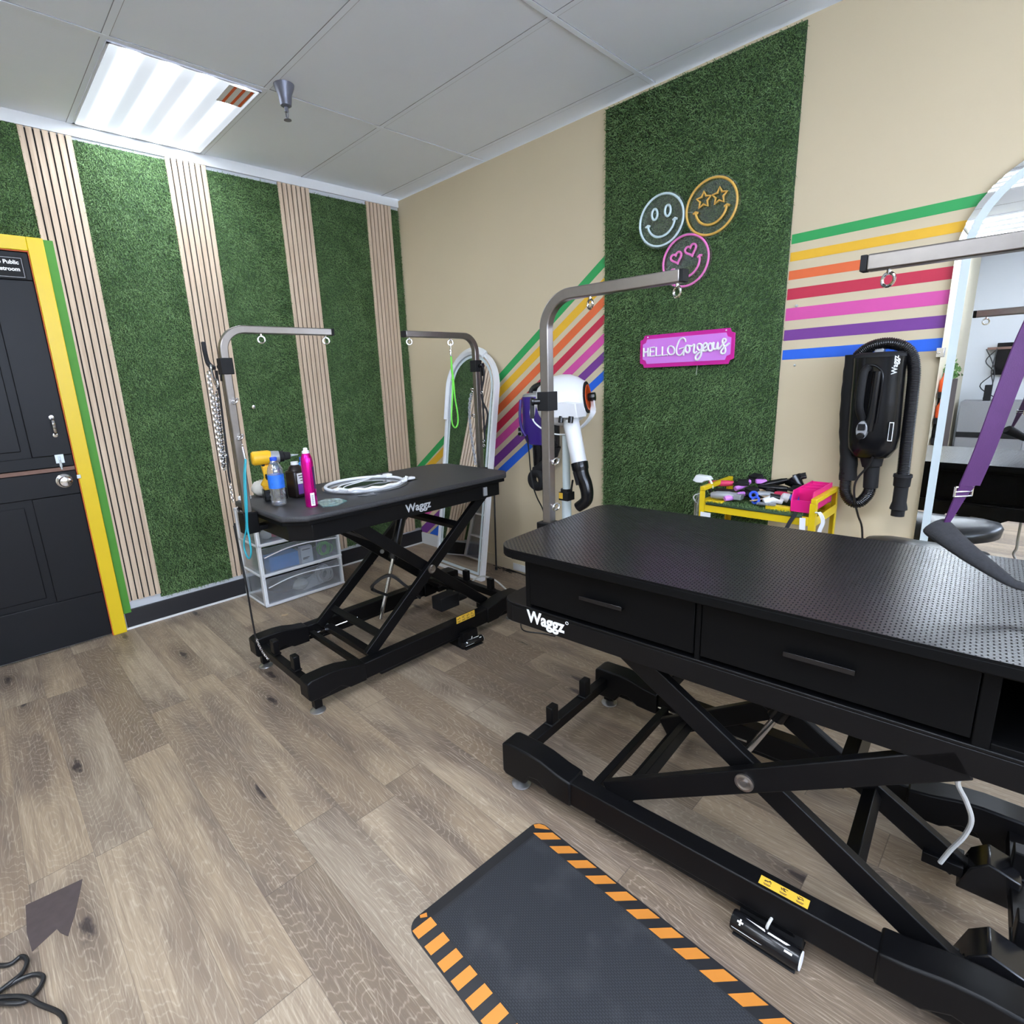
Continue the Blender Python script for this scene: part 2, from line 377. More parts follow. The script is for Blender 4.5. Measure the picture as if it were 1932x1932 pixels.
RA = Matrix.Rotation(PI/2, 4, 'Z') @ Matrix.Rotation(PI/2, 4, 'X')    # reads on a wall facing +x
def text(name, s, size, mat, parent, mtx, depth=.0006, bold=0, align='LEFT', sx=1, label=None):
    cu = bpy.data.curves.new(name, 'FONT'); cu.body = s; cu.size = size; cu.extrude = depth; cu.offset = bold; cu.align_x = align; cu.align_y = 'BOTTOM_BASELINE'; cu.resolution_u = 5
    o = bpy.data.objects.new(name+'_curve', cu); C.objects.link(o)
    bpy.context.view_layer.update()
    me = bpy.data.meshes.new_from_object(o.evaluated_get(bpy.context.evaluated_depsgraph_get()))
    bpy.data.objects.remove(o); bpy.data.curves.remove(cu)
    me.transform(mtx @ Matrix.Diagonal((sx, 1, 1, 1)))
    me.materials.clear(); me.materials.append(M[mat])
    q = bpy.data.objects.new(name, me); C.objects.link(q); q.parent = parent
    if label: q['label'] = label
    return q
def wmat(root, mtx):
    inv = (Matrix.Translation(root.location) @ root.rotation_euler.to_matrix().to_4x4()).inverted()
    return inv @ mtx
# ------------------------------------------------------------------ room shell
H = 2.65
fl = struct(MB().bb((-.1, -7.3, -.05), (6.6, .1, 0)).build('floor', 'floor')); 
fl.location = (0, 0, 0); fl.data.transform(Matrix.Translation((3.25, -3.6, -.05)))
wl = struct(MB().bb((-.1, -7.3, 0), (0, .1, H)).build('wall_left', 'white_wall'))
wb = struct(MB().bb((0, 0, 0), (6.6, .1, H)).build('wall_back', 'beige'))
WY0, WY1, WZ0, WZ1 = -5.0, -.9, 1.62, 2.50      # added unseen opening in the right wall, lets outside light brighten the ceiling
struct(MB().bb((6.5, -7.3, 0), (6.6, 0, WZ0)).bb((6.5, -7.3, WZ1), (6.6, 0, H)).bb((6.5, -7.3, WZ0), (6.6, WY0, WZ1)).bb((6.5, WY1, WZ0), (6.6, 0, WZ1)).build('wall_right', 'cream_wall'))
m = MB()
for y in (WY0, (WY0+WY1)/2, WY1): m.bb((6.53, y-.02, WZ0), (6.57, y+.02, WZ1))
for z in (WZ0, WZ1): m.bb((6.53, WY0, z-.02), (6.57, WY1, z+.02))
wf = struct(m.build('added_window_1', 'white_paint'))  # frame of the added light opening
struct(MB().bb((0, -7.3, 0), (6.5, -7.2, H)).build('wall_front', 'white_wall'))
struct(MB().bb((0, -4.7, 0), (2.72, -4.6, H)).bb((2.62, -7.2, 0), (2.72, -4.7, H)).build('wall_middle', 'cream_wall'))
# ceiling: lay-in tiles, two openings left for the troffers
ce = struct(MB().bb((-.1, -7.3, H+.012), (6.6, .1, H+.06)).build('ceiling', 'tile'))
g = MB()
ys = [-.131-.61*k for k in range(12)]
xs = [.921, 2.097, 3.29, 4.48, 5.67]
for y in ys: g.bb((0, y-.012, H+.0095), (6.5, y+.012, H+.0118))
for x in xs: g.bb((x-.012, -7.2, H+.0092), (x+.012, 0, H+.0116))
struct(g.build('trim_1', 'tile'))
g = MB()  # thin dark grey joint lines either side of each bar
for y in ys:
    for s_ in (-1, 1): g.bb((0, y+s_*.0128-.0009, H+.0100), (6.5, y+s_*.0128+.0009, H+.0119))
for x in xs:
    for s_ in (-1, 1): g.bb((x+s_*.0128-.0009, -7.2, H+.0101), (x+s_*.0128+.0009, 0, H+.0119))
struct(g.build('trim_6', 'grid_joint'))
struct(MB().bb((0, -7.2, H-.045), (.014, 0, H+.012)).build('trim_2', 'white_paint'))
struct(MB().bb((0, -2.16, 0), (.012, -.0, .115)).build('baseboard_left', 'basebk', bevel=.002))
struct(MB().bb((0, -2.22, 0), (.022, -.0, .010)).build('trim_3', 'white_paint'))
struct(MB().bb((0.36, -.010, 0), (6.5, 0, .085)).build('baseboard_back', 'beige', bevel=.002))
struct(MB().bb((0.014, -.012, 0), (.35, 0, .095)).build('trim_4', 'white_paint', bevel=.003))
struct(MB().bb((1.09, -.016, .012), (1.30, -.0105, .062)).build('trim_5', 'white_paint', bevel=.001))

# painted stripes, part of the wall's paint
bot = -.0012
zl = dict(green=(1.960, 1.904, 1.366-.012, 1.309-.012), yellow=(1.852, 1.796, 1.273-.008, 1.209-.004), orange=(1.760, 1.706, 1.163, 1.102), red=(1.665, 1.615, 1.055, .994),
          pink=(1.565, 1.510, .957, .891), purple=(1.467, 1.412, .847, .775), blue=(1.364, 1.312, .738, .668))
zr = dict(green=(1.875, 1.838, 1.889, 1.852), yellow=(1.805, 1.770, 1.812, 1.777), orange=(1.733, 1.697, 1.738, 1.700), red=(1.662, 1.617, 1.666, 1.624),
          pink=(1.583, 1.532, 1.588, 1.540), purple=(1.494, 1.450, 1.502, 1.458), blue=(1.411, 1.370, 1.424, 1.378))
def stripe(name, poly, mat, lab):
    o = MB().pxz(poly, bot, 0).build(name, mat, None, smooth=0)
    o.data.transform(Matrix.Translation(o.location)); o.location = (0, 0, 0)
    o.parent = wb; o.matrix_parent_inverse = Matrix.Translation(wb.location).inverted(); o['label'] = lab
for k in zl:
    a, b, c, d = zl[k]
    def lin(x, z0, z1): return z0+(z1-z0)*(1.84-x)/(1.84-.985)
    xa = 0.0
    poly = [(1.84, b), (1.84, a), (xa, lin(xa, a, c)), (xa, lin(xa, b, d))]
    if lin(xa, b, d) < .10:                    # the lowest run stops at the baseboard
        xb = 1.84-(b-.10)/(b-d)*(1.84-.985); xt = 1.84-(a-.10)/(a-c)*(1.84-.985)
        poly = [(1.84, b), (1.84, a)]+([(0, lin(0, a, c)), (0, .10)] if lin(0, a, c) > .10 else [(xt, .10)])+[(xb, .10)]
    stripe('painted_stripe', poly, 'stripe_'+k, k+' diagonal painted stripe')
    a, b, c, d = zr[k]
    stripe('painted_stripe', [(2.762, b), (2.762, a), (3.50, c), (3.50, d)], 'stripe_'+k, k+' level painted stripe')
struct(wb)

# dutch door with yellow frame
dr = thing('door_1', None, None, (0.0, -2.65, 0)); struct(dr)
def leaf(name, y0, y1, z0, z1, py0, py1, pz0, pz1):
    m = MB()
    m.bb((.003, y0, z0), (.022, y1, z1))
    for a, b in (((y0, z0), (y1, pz0)), ((y0, pz1), (y1, z1)), ((y0, pz0), (py0, pz1)), ((py1, pz0), (y1, pz1))):
        m.bb((.022, a[0], a[1]), (.034, b[0], b[1]))
    q = .035
    m.bb((.022, py0+q, pz0+q), (.030, py1-q, pz1-q))
    return m.build(name, 'door', dr, bevel=.006, world=True)
leaf('upper_leaf', -3.06, -2.240, .985, 2.030, -2.90, -2.405, 1.045, 1.90)
leaf('lower_leaf', -3.06, -2.240, .012, .962, -2.90, -2.445, .27, .835)
MB().bb((.004, -3.06, .964), (.038, -2.243, .983)).build('split_ledge', 'bare', dr, world=True, label='bare wood ledge between door halves')
m = MB().bb((.001, -2.236, .0), (.046, -2.170, 2.10)).bb((.001, -3.12, 2.036), (.046, -2.236, 2.10))
m.build('frame', 'yellow', dr, bevel=.003, world=True, label='yellow painted door frame')
MB().bb((.002, -2.2395, .0), (.040, -2.2362, 2.036)).bb((.002, -3.06, 2.031), (.040, -2.2395, 2.0355)).build('frame_edge', 'orange_line', dr, world=True, label='orange line round the frame')
k = MB().lathe([(.036, 0), (.036, .006), (.028, .010), (.012, .014), (.012, .030), (.024, .036), (.028, .048), (.024, .060), (.012, .064), (0, .064)], (.034, -2.298, .912), (1, 0, 0)).build('door_knob', 'chrome', dr, world=True)
MB().lathe([(.011, .0), (.011, .003), (.004, .004), (0, .004)], (.098, -2.298, .912), (1, 0, 0)).build('lock_cylinder', 'zinc', k, world=True) if False else None
hp = smoothpath([(.036, -2.292, 1.235), (.062, -2.292, 1.222), (.068, -2.292, 1.195), (.062, -2.292, 1.168), (.036, -2.292, 1.155)], 4)
h = MB().tube(hp, .0055, 8, scale=[1+.5*math.sin(PI*i/(len(hp)-1)) for i in range(len(hp))])
for z in (1.240, 1.150): h.lathe([(.012, 0), (.011, .003), (0, .004)], (.034, -2.292, z), (1, 0, 0), 14)
h.build('pull_handle', 'chrome', dr, world=True)
b = MB().bb((.034, -2.315, 1.005), (.037, -2.278, 1.050)).bb((.037, -2.303, .985), (.043, -2.292, 1.045)).cyl((.040, -2.297, .972), (.040, -2.297, 1.04), .004).cyl((.04, -2.2975, 1.02), (.052, -2.2975, 1.02), .003)
b.build('slide_bolt', 'zinc', dr, bevel=.001, world=True)
MB().bb((.030, -2.244, .915), (.049, -2.226, .935)).build('strike_plate', 'zinc', dr, bevel=.002, world=True)
s = MB().bb((.034, -2.56, 1.905), (.0365, -2.262, 2.008)).build('notice_plate', 'black_matt', dr, bevel=.001, world=True, label='black restroom notice')
s2 = MB()
for a in ((-2.553, 1.912, -2.269, 1.914), (-2.553, 1.999, -2.269, 2.001), (-2.271, 1.912, -2.269, 2.001), (-2.553, 1.912, -2.551, 2.001)):
    s2.bb((.0365, a[0], a[1]), (.0368, a[2], a[3]))
s2.build('notice_border', 'grey_letter', s, world=True)
for tx, z in (('No Public', 1.972), ('Restroom', 1.941)):
    text('notice_text', tx, .0245, 'letter_white', s, wmat(dr, Matrix.Translation((.0366, -2.282, z)) @ RA), .0003, .0008, 'RIGHT')
tp = MB().bb((.0147, -2.169, .10), (.016, -2.128, 2.10)).build('masking_tape', 'green_tape', bevel=0)
tag(tp, 'long strip of green masking tape beside the yellow door frame', 'tape')

# ------------------------------------------------------------------ turf panels
def turf_mesh(name, o, U, V, Nn, w, h, dens, L=.019, wid=.0023, droop=.006, label=None, cat='wall panel', group=None, ragged=.004, mats=('turf', 'turf_back'), back=.006):
    """o: corner, U,V unit edge directions, Nn outward normal"""
    o, U, V, Nn = map(lambda a: np.array(a, float), (o, U, V, Nn))
    n = int(w*h*dens)
    # jittered grid plus ragged border
    nu = max(2, int(math.sqrt(n*w/h))); nv = max(2, int(n/nu))
    gu, gv = np.meshgrid((np.arange(nu)+.5)/nu*w, (np.arange(nv)+.5)/nv*h)
    u = gu.ravel()+RNG.uniform(-.5, .5, gu.size)*w/nu; v = gv.ravel()+RNG.uniform(-.5, .5, gv.size)*h/nv
    n = u.size
    base = o+np.outer(u, U)+np.outer(v, V)+Nn*back
    ang = RNG.uniform(0, 2*PI, n); lean = RNG.uniform(.25, 1.15, n); ln = L*RNG.uniform(.55, 1.15, n)
    side = np.outer(np.cos(ang), U)+np.outer(np.sin(ang), V)
    per = np.outer(-np.sin(ang), U)+np.outer(np.cos(ang), V)
    dirn = side*np.sin(lean)[:, None]+Nn*np.cos(lean)[:, None]
    curl = RNG.uniform(-.5, .5, n)[:, None]*per
    grav = np.array([0, 0, -1.0]) if abs(Nn[2]) < .5 else np.zeros(3)
    wv = wid*RNG.uniform(.6, 1.3, n)[:, None]
    mid = base+dirn*(ln*.55)[:, None]
    tip = mid+(dirn*.6+side*.4+curl*.6)*(ln*.5)[:, None]+grav*droop
    vs = np.empty((n, 5, 3)); vs[:, 0] = base-per*wv/2; vs[:, 1] = base+per*wv/2; vs[:, 2] = mid+per*wv/2; vs[:, 3] = mid-per*wv/2; vs[:, 4] = tip
    i = np.arange(n)*5
    quads = np.stack([i, i+1, i+2, i+3], 1); tris = np.stack([i+3, i+2, i+4], 1)
    # backing box
    bx = [o+U*a*w+V*b*h+Nn*c for a in (0, 1) for b in (0, 1) for c in (.001, back)]
    bf = np.array([(0, 1, 3, 2), (4, 6, 7, 5), (0, 4, 5, 1), (2, 3, 7, 6), (0, 2, 6, 4), (1, 5, 7, 3)])
    allv = np.concatenate([vs.reshape(-1, 3), np.array(bx)])-o
    nb = n*5
    me = bpy.data.meshes.new(name)
    me.vertices.add(len(allv)); me.vertices.foreach_set('co', allv.ravel())
    nl = n*7+24; me.loops.add(nl); me.polygons.add(2*n+6)
    lv = np.concatenate([np.concatenate([quads, tris], 1).ravel(), (bf+nb).ravel()])
    me.loops.foreach_set('vertex_index', lv.astype(np.int32))
    ls = np.concatenate([np.stack([np.arange(n)*7, np.arange(n)*7+4], 1).ravel(), n*7+np.arange(6)*4])
    me.polygons.foreach_set('loop_start', ls.astype(np.int32))
    mi = np.zeros(2*n+6, np.int32); mi[2*n:] = 1; me.polygons.foreach_set('material_index', mi)
    for q in mats: me.materials.append(M[q])
    me.update(calc_edges=True); me.validate()
    ob = bpy.data.objects.new(name, me); C.objects.link(ob); ob.location = o
    return tag(ob, label, cat, group)
DN = 40000
GL = 'artificial grass panels on the left wall'
for (y0, y1, z0, z1, lab, dn) in ((-3.10, -2.172, 2.100, 2.605, 'green artificial grass panel above the yellow door frame', DN),
        (-1.965, -1.549, .140, 2.590, 'brightest artificial grass panel under the ceiling light beside the door slats', DN),
        (-1.340, -.918, .145, 2.585, 'artificial grass panel between the second and third wood slat strips', DN),
        (-.709, -.281, .140, 2.580, 'artificial grass panel between the third and fourth wood slat strips', DN*.9),
        (-.072, -.004, .140, 2.585, 'narrow artificial grass strip in the corner of the room', DN*1.1)):
    turf_mesh('grass_panel', (0, y0, z0), (0, 1, 0), (0, 0, 1), (1, 0, 0), y1-y0, z1-z0, dn, label=lab, group=GL)
turf_mesh('grass_panel', (1.842, 0, .30), (1, 0, 0), (0, 0, 1), (0, -1, 0), .915, 2.335, DN*.9, label='wide artificial grass panel behind the neon faces and pink sign', back=.008)
SG = 'wood slat strips on the left wall'
for y0, z0, lab in ((-2.172, .165, 'wood slat wall strip beside the green tape and door'), (-1.549, .145, 'wood slat wall strip behind the left grooming arm'),
                (-.918, .135, 'wood slat wall strip behind the pink spray can'), (-.281, .13, 'wood slat wall strip nearest the room corner')):
    w = .209; p = MB().bb((.001, y0, z0), (.005, y0+w, 2.600)).build('slat_strip', 'felt')
    tag(p, lab, 'wall panel', SG)
    m = MB(); n = 7; sw = .0235; gap = (w-n*sw)/(n-1)
    for i in range(n): a = y0+i*(sw+gap); m.bb((.005, a, z0-.002*(i % 2)), (.0145, a+sw, 2.603))
    q = m.build('wood_slats', 'slat', None); q.parent = p; q.matrix_parent_inverse = Matrix.Translation(p.location).inverted()
    if y0 < -2: # one slat foot is darker
        pass
# ------------------------------------------------------------------ lights
def troffer(x0, x1, y0, y1, strength, lab):
    t_ = thing('ceiling_light', lab, 'light', ((x0+x1)/2, (y0+y1)/2, H))
    f = MB()
    for a, b in (((x0, y0), (x1, y0+.016)), ((x0, y1-.016), (x1, y1)), ((x0, y0), (x0+.016, y1)), ((x1-.016, y0), (x1, y1))): f.bb((a[0], a[1], H+.0035), (b[0], b[1], H+.0115))
    f.build('frame', 'tbar', t_, world=True)
    key = 'diffuser_%d' % len(M); M[key] = diffuser('lit_diffuser', strength, y0-(y0+y1)/2+.016, y1-y0-.032, x1-x0-.032)
    MB().bb((x0+.010, y0+.010, H+.0012), (x1-.010, y1-.010, H+.0095)).build('diffuser', key, t_, world=True)
    return t_
t1_ = troffer(.035, .905, -1.953, -1.361, LIGHT_MAIN, 'lit fluorescent ceiling panel above the left grass wall')
lb = MB().bb((.71, -1.497, H+.0004), (.885, -1.385, H+.0010)).build('ballast_notice', 'label_white', t1_, world=True, label='white and orange notice on the lit panel')
m = MB()
for a in (-1.475, -1.437, -1.402): m.bb((.712, a, H-.0001), (.883, a+.013, H+.0004))
m.build('orange_bands', 'orange', lb, world=True)
troffer(2.76, 3.37, -5.98, -4.80, LIGHT_REAR, 'lit ceiling panel far behind the camera seen in the right mirror')
troffer(3.31, 4.46, -2.563, -1.971, LIGHT_REAR, 'lit ceiling panel above the near table')
troffer(2.12, 3.28, -3.78, -3.19, LIGHT_REAR, 'unseen lit ceiling panel added behind the camera')  # extra troffer added out of view to brighten the room
# sprinkler
sx, sy = 1.012, -1.306
sk = thing('fire_sprinkler', 'grey fire sprinkler head hanging from the ceiling tile', 'sprinkler', (sx, sy, H))
MB().lathe([(.045, .010), (.043, 0), (.030, -.030), (.026, -.060), (.024, -.072), (.014, -.078), (0, -.078)], (sx, sy, H), seg=24).build('escutcheon', 'sprk', sk, world=True)
m = MB().cyl((sx, sy, H-.075), (sx, sy, H-.097), .009)
for s_ in (-1, 1): m.tube([(sx+s_*.010, sy, H-.095), (sx+s_*.011, sy, H-.113), (sx, sy, H-.126)], .0025, 6)
m.build('sprinkler_frame', 'sprk', sk, world=True)
MB().lathe([(0, 0), (.017, .001), (.017, .003), (0, .004)], (sx, sy, H-.131), seg=16).build('deflector', 'sprk', sk, world=True)
# ------------------------------------------------------------------ lift tables
def rounded(hx, hy, r, n=5):
    pts = []
    for cx, cy, a in ((hx-r, hy-r, 0), (-hx+r, hy-r, 90), (-hx+r, -hy+r, 180), (hx-r, -hy+r, 270)):
        for i in range(n+1):
            t_ = math.radians(a+90*i/n); pts.append((cx+r*math.cos(t_), cy+r*math.sin(t_)))
    return pts
def cham(hx, hy, c):
    return [(hx, -hy+c), (hx, hy-c), (hx-c, hy), (-hx+c, hy), (-hx, hy-c), (-hx, -hy+c), (-hx+c, -hy), (hx-c, -hy)]
def lift_base(t, bx0, bx1, wb, yoff=0.0, low=.045):
    """welded base: two deep rails, sculpted end covers, cross bars, feet"""
    for s in (-1, 1):
        y = yoff+s*(wb-.035)
        m = MB().bb((bx0+.05, y-.028, .062), (bx1-.05, y+.028, .140)); m.bb((bx0+.35, y-.024, .046), (bx1-.42, y+.024, .062))
        m.build('base_rail', 'black', t, bevel=.004)
        for e, xe in ((1, bx0), (-1, bx1)):
            def q(d, z): return (xe+e*d, 0, z)
            prof = [q(0, low+.012), q(0, .158), q(.02, .168), q(.11, .170), q(.16, .165), q(.22, .150), q(.27, .143), q(.27, .060), q(.19, .062), q(.145, .088), q(.115, .084), q(.095, low+.006), q(.09, low), q(.01, low)]
            yy = yoff+s*wb
            MB().prism(prof, min(yy, yy-s*.078), max(yy, yy-s*.078), (0, 1, 0)).build('end_cover', 'black', t, bevel=.006)
            fx, fy = xe+e*.048, yoff+s*(wb-.040)
            f = MB().box((fx, fy, (low+.022)/2+.002), (.034, .034, low-.016)).lathe([(.007, .0), (.007, .02)], (fx, fy, .008), seg=10)
            f = f.build('leg', 'black', t, bevel=.002)
            MB().lathe([(.031, 0), (.033, .003), (.032, .006), (.020, .012), (.010, .018), (0, .018)], (fx, fy, 0), seg=24).build('levelling_foot', 'foot_metal', f)
    for xe in (bx0+.040, bx1-.040):
        MB().bb((xe-.018, yoff-wb+.06, .092), (xe+.018, yoff+wb-.06, .132)).build('cross_bar', 'black', t, bevel=.003)
    for xe in (bx0+.045, bx1-.045):
        for s in (-1, 1):
            p = MB().bb((xe-.014, yoff+s*.108-.020, .132), (xe+.014, yoff+s*.108+.020, .200)).bb((xe-.018, yoff+s*.108-.026, .132), (xe+.018, yoff+s*.108+.026, .138))
            p.build('stop_post', 'black', t, bevel=.003)
def scissor(t, cx, zlo, zhi, hw, yo, yi, yoff=0.0, sec=.052, th=.026, far=None, ext=0.0):
    """outer arms rise towards +x, inner arms fall"""
    zm = (zlo+zhi)/2
    far = far or (yo, yi)
    for s, yo_, yi_ in ((-1, yo, yi), (1, far[0], far[1])):
        yi_s = yoff+s*yi_; yo_s = yoff+s*yo_
        MB().bar([(cx-hw-.01, yo_s, zlo), (cx+hw+.01, yo_s, zhi)], th, sec, up=(0, 0, 1)).build('lift_arm', 'black', t, bevel=.003)
        MB().bar([(cx+hw+.01+ext, yi_s, zlo-ext*(zhi-zlo)/(2*hw)), (cx-hw-.01, yi_s, zhi)], th, sec, up=(0, 0, 1)).build('lift_arm', 'black', t, bevel=.003)
        b = MB().lathe([(.022, 0), (.022, .006), (.016, .008), (.012, .006), (.008, .006), (.008, .010), (0, .010)], (cx, yoff+s*(yo_+th/2), zm), (0, s, 0), seg=22)
        b.build('pivot_bolt', 'steel', t)
        MB().tube([(cx, yoff+s*(yi_-.02), zm), (cx, yo_s, zm)], .012, 12).build('pivot_pin', 'zinc', t)
    def P_(f, up): # point along arm f in [-1,1]; up True = outer
        return cx+hw*f, (zm+(zhi-zm)*f) if up else (zm-(zhi-zm)*f)
    for f, up, yy in ((-.80, True, yo), (.62, False, yi), (-.62, False, yi), (.55, True, yo)):
        x, z = P_(f, up)
        MB().bar([(x, yoff-yy, z), (x, yoff+(far[0] if up else far[1]), z)], .030, .034, up=(1, 0, .6)).build('arm_brace', 'black', t, bevel=.002)
    # travelling roller carriage and guide rods
    x = cx-hw+.03
    c = MB().box((x+.00, yoff, zlo-.020), (.040, 2*yo-.03, .028)).box((x-.09, yoff, zlo-.022), (.024, 2*yo-.03, .026))
    c.build('roller_carriage', 'black', t, bevel=.002)
    for s in (-1, 1):
        MB().cyl((cx-hw-.17, yoff+s*(yo+.018), .085), (cx-hw+.22, yoff+s*(yo+.018), .085), .0055, seg=8).build('guide_rod', 'chrome', t)
        MB().cyl((x, yoff+s*(yo-.02), zlo-.02), (x, yoff+s*(yo+.024), zlo-.02), .014, seg=16).build('roller', 'zinc', t)
    # drive cylinder with bright rod
    a = Vector((cx-.125, yoff+.06, zlo-.005)); b = Vector((cx+.085, yoff+.06, zhi-.035)); m1 = a.lerp(b, .52)
    d = MB().cyl(m1, b, .026, seg=20).cyl(b, b+Vector((0, 0, .02)), .012).build('lift_cylinder', 'black_gloss', t)
    MB().cyl(a, m1, .010, seg=12).build('cylinder_rod', 'chrome', d)
    if cx > .05: d = MB().box((cx+hw*.62, yoff-.05, zlo+.012), (.13, .085, .075)).cyl((cx+hw*.62+.06, yoff-.05, zlo+.012), (cx+hw*.62+.14, yoff-.05, zlo+.012), .032, seg=20)
    if cx > .05: d.build('drive_motor', 'black_matt', t, bevel=.004)
    for s in (-1, 1): MB().bb((cx+hw-.02, yoff+(far[0] if s > 0 else -yo), zlo-.035), (cx+hw+.06, yoff+(far[0]-.07 if s > 0 else -yo+.07), zlo-.005)).build('arm_bracket', 'black', t, bevel=.002)
def warning(parent, mtx, w, h, n):
    m = MB().box((0, 0, 0), (w, h, .0008)); o = m.build('warning_label', 'label_yellow', parent, label='yellow warning label with pictograms'); o.data.transform(mtx)
    q = MB(); rnd = random.Random(5)
    for i in range(n):
        x = -w/2+w*(i+.5)/n
        for k in range(3): q.tube([(x+rnd.uniform(-.3, .3)*h, rnd.uniform(-.05, .32)*h, .0007) for _ in range(3)], .0009, 4)
        q.box((x, -.22*h, .0006), (h*.62, h*.05, .0006)).box((x, -.33*h, .0006), (h*.5, h*.05, .0006))
    o2 = q.build('pictogram', 'label_ink', o); o2.data.transform(mtx)

# --- back table -------------------------------------------------------------
T1 = thing('grooming_table', 'black lift grooming table with pink spray can, bottle and neon ring on top', 'table', (1.34, -1.185, 0), PI/2)
lift_base(T1, -.64, .65, .315, low=.076)
scissor(T1, .075, .130, .755, .375, .238, .205)
MB().pxy(cham(.630, .318, .075), .828, .852).build('tabletop', 'pebble', T1, bevel=.009)
MB().pxy(cham(.622, .310, .075), .812, .828).build('top_underlay', 'black_cab', T1, bevel=.002)
m = MB()
pc = cham(.595, .290, .07); pi_ = cham(.565, .260, .06)
for i in range(8):
    j = (i+1) % 8; m.pxy([pc[i], pc[j], pi_[j], pi_[i]], .742, .812)
m.bb((-.50, -.262, .745), (.50, -.235, .765)).bb((-.50, .235, .745), (.50, .262, .765))
ap = m.build('apron_frame', 'black', T1, bevel=.002)
text('brand_lettering', 'Waggz', .052, 'grey_letter', ap, Matrix.Translation((-.075, -.2905, .765)) @ RB, .0004, .0011)
for x in (.42,): MB().bb((x-.012, -.298, .755), (x+.012, -.290, .80)).build('arm_hinge', 'silver_grey', T1, bevel=.001)
m = MB().bar(smoothpath([(.10, -.1, .24), (.02, -.1, .33), (-.05, -.06, .40), (-.12, .0, .34), (-.02, .02, .26)], 6), .014, .014).build('hose_loop', 'blk_cord', T1)
br = MB().bb((.17, -.347, .02), (.27, -.322, .085)).bb((.165, -.350, .003), (.275, -.235, .008)).build('pedal_bracket', 'black', T1, bevel=.001)
warning(T1, Matrix.Translation((.222, -.3165, .155)) @ RB, .125, .036, 4)

# --- near table --------------------------------------------------------------
TH = math.radians(4.0)
T2 = thing('grooming_table', 'large black lift grooming table with drawers, nearest the camera', 'table', (3.17, -1.165, 0), TH)
lift_base(T2, -.705, .60, .335, .005)
scissor(T2, .035, .130, .605, .365, .262, .222, .0, .060, far=(.125, .085), ext=.045)
m = MB().pxy(rounded(.705, .330, .075, 6), .8445, .850); m.mi = [1, 0]+[1]*(len(m.f)-2)
m.build('rubber_mat_top', ['hexmat', 'black_cab'], T2, smooth=20)
MB().pxy(rounded(.705, .330, .075, 6), .822, .8445).build('tabletop', 'black_cab', T2, bevel=.002)
MB().bb((-.66, -.300, .808), (.66, .300, .822)).build('top_underlay', 'black_cab', T2, bevel=.001)
# cabinet carcass with an open cubby on the right
FY = -.272
m = MB().bb((-.630, FY+.02, .650), (.665, .255, .660)).bb((-.630, FY+.02, .798), (.665, .255, .808))
for x0, x1 in ((-.630, -.612), (-.104, -.090), (.412, .438), (.650, .665)): m.bb((x0, FY, .640), (x1, .255, .808))
m.bb((-.612, .240, .66), (.650, .255, .798)); m.bb((.438, FY+.004, .640), (.650, FY+.02, .662))
cab = m.build('cabinet_body', 'black_cab', T2, bevel=.002)
for x0, x1 in ((-.610, -.106), (-.088, .410)):
    d = MB().bb((x0, FY-.003, .663), (x1, FY+.016, .805)).bb((x0+.01, FY+.016, .67), (x1-.01, .20, .675)).build('drawer', 'black_cab', T2, bevel=.0015)
    xm = (x0+x1)/2; m = MB().bb((xm-.066, FY-.022, .732), (xm+.066, FY-.018, .744)).bb((xm-.066, FY-.020, .732), (xm+.066, FY-.003, .7345))
    m.build('drawer_pull', 'black_gloss', d, bevel=.001)
# lift frame below the cabinet, longer than the cabinet on the left
m = MB()
fp, fi = rounded(.735, .275, .05, 4), rounded(.700, .24, .03, 4)
for i in range(len(fp)):
    j = (i+1) % len(fp); m.pxy([fp[i], fp[j], fi[j], fi[i]], .585, .642)
m.pxy(rounded(.735, .275, .05, 4), .642, .650)
for s in (-1, 1): m.bb((-.50, s*.20-.012, .585), (.52, s*.20+.012, .60))
fr = m.build('lift_frame', 'black', T2, bevel=.002)
text('brand_lettering', 'Waggz', .054, 'letter_white', fr, Matrix.Translation((-.623, -.2755, .604)) @ RB, .0005, .0017, sx=.92)
tr = MB().torus((-.476, -.2757, .638), .0045, .001, (0, 1, 0), 14, 5).build('registered_mark', 'letter_white', fr)
warning(T2, Matrix.Translation((.145, -.300, .1408)) @ Matrix.Rotation(0, 4, 'Z'), .105, .026, 3)
MB().tube(smoothpath([(.425, .035, .60), (.425, .035, .46), (.427, .035, .40), (.420, .035, .365), (.440, .035, .325), (.455, .035, .28), (.448, .035, .23), (.430, .035, .18), (.415, .035, .13)], 6), .0055, 8).build('power_cable', 'grey_cord', T2)
for s in (-1, 1):    # bumper wedges at the far end of the base
    MB().prism([(.45, 0, .07), (.56, 0, .07), (.56, 0, .15), (.50, 0, .17), (.47, 0, .14)], -.045+s*.135-.04, -.045+s*.135+.04, (0, 1, 0)).build('end_wedge', 'black_gloss', T2, bevel=.004)

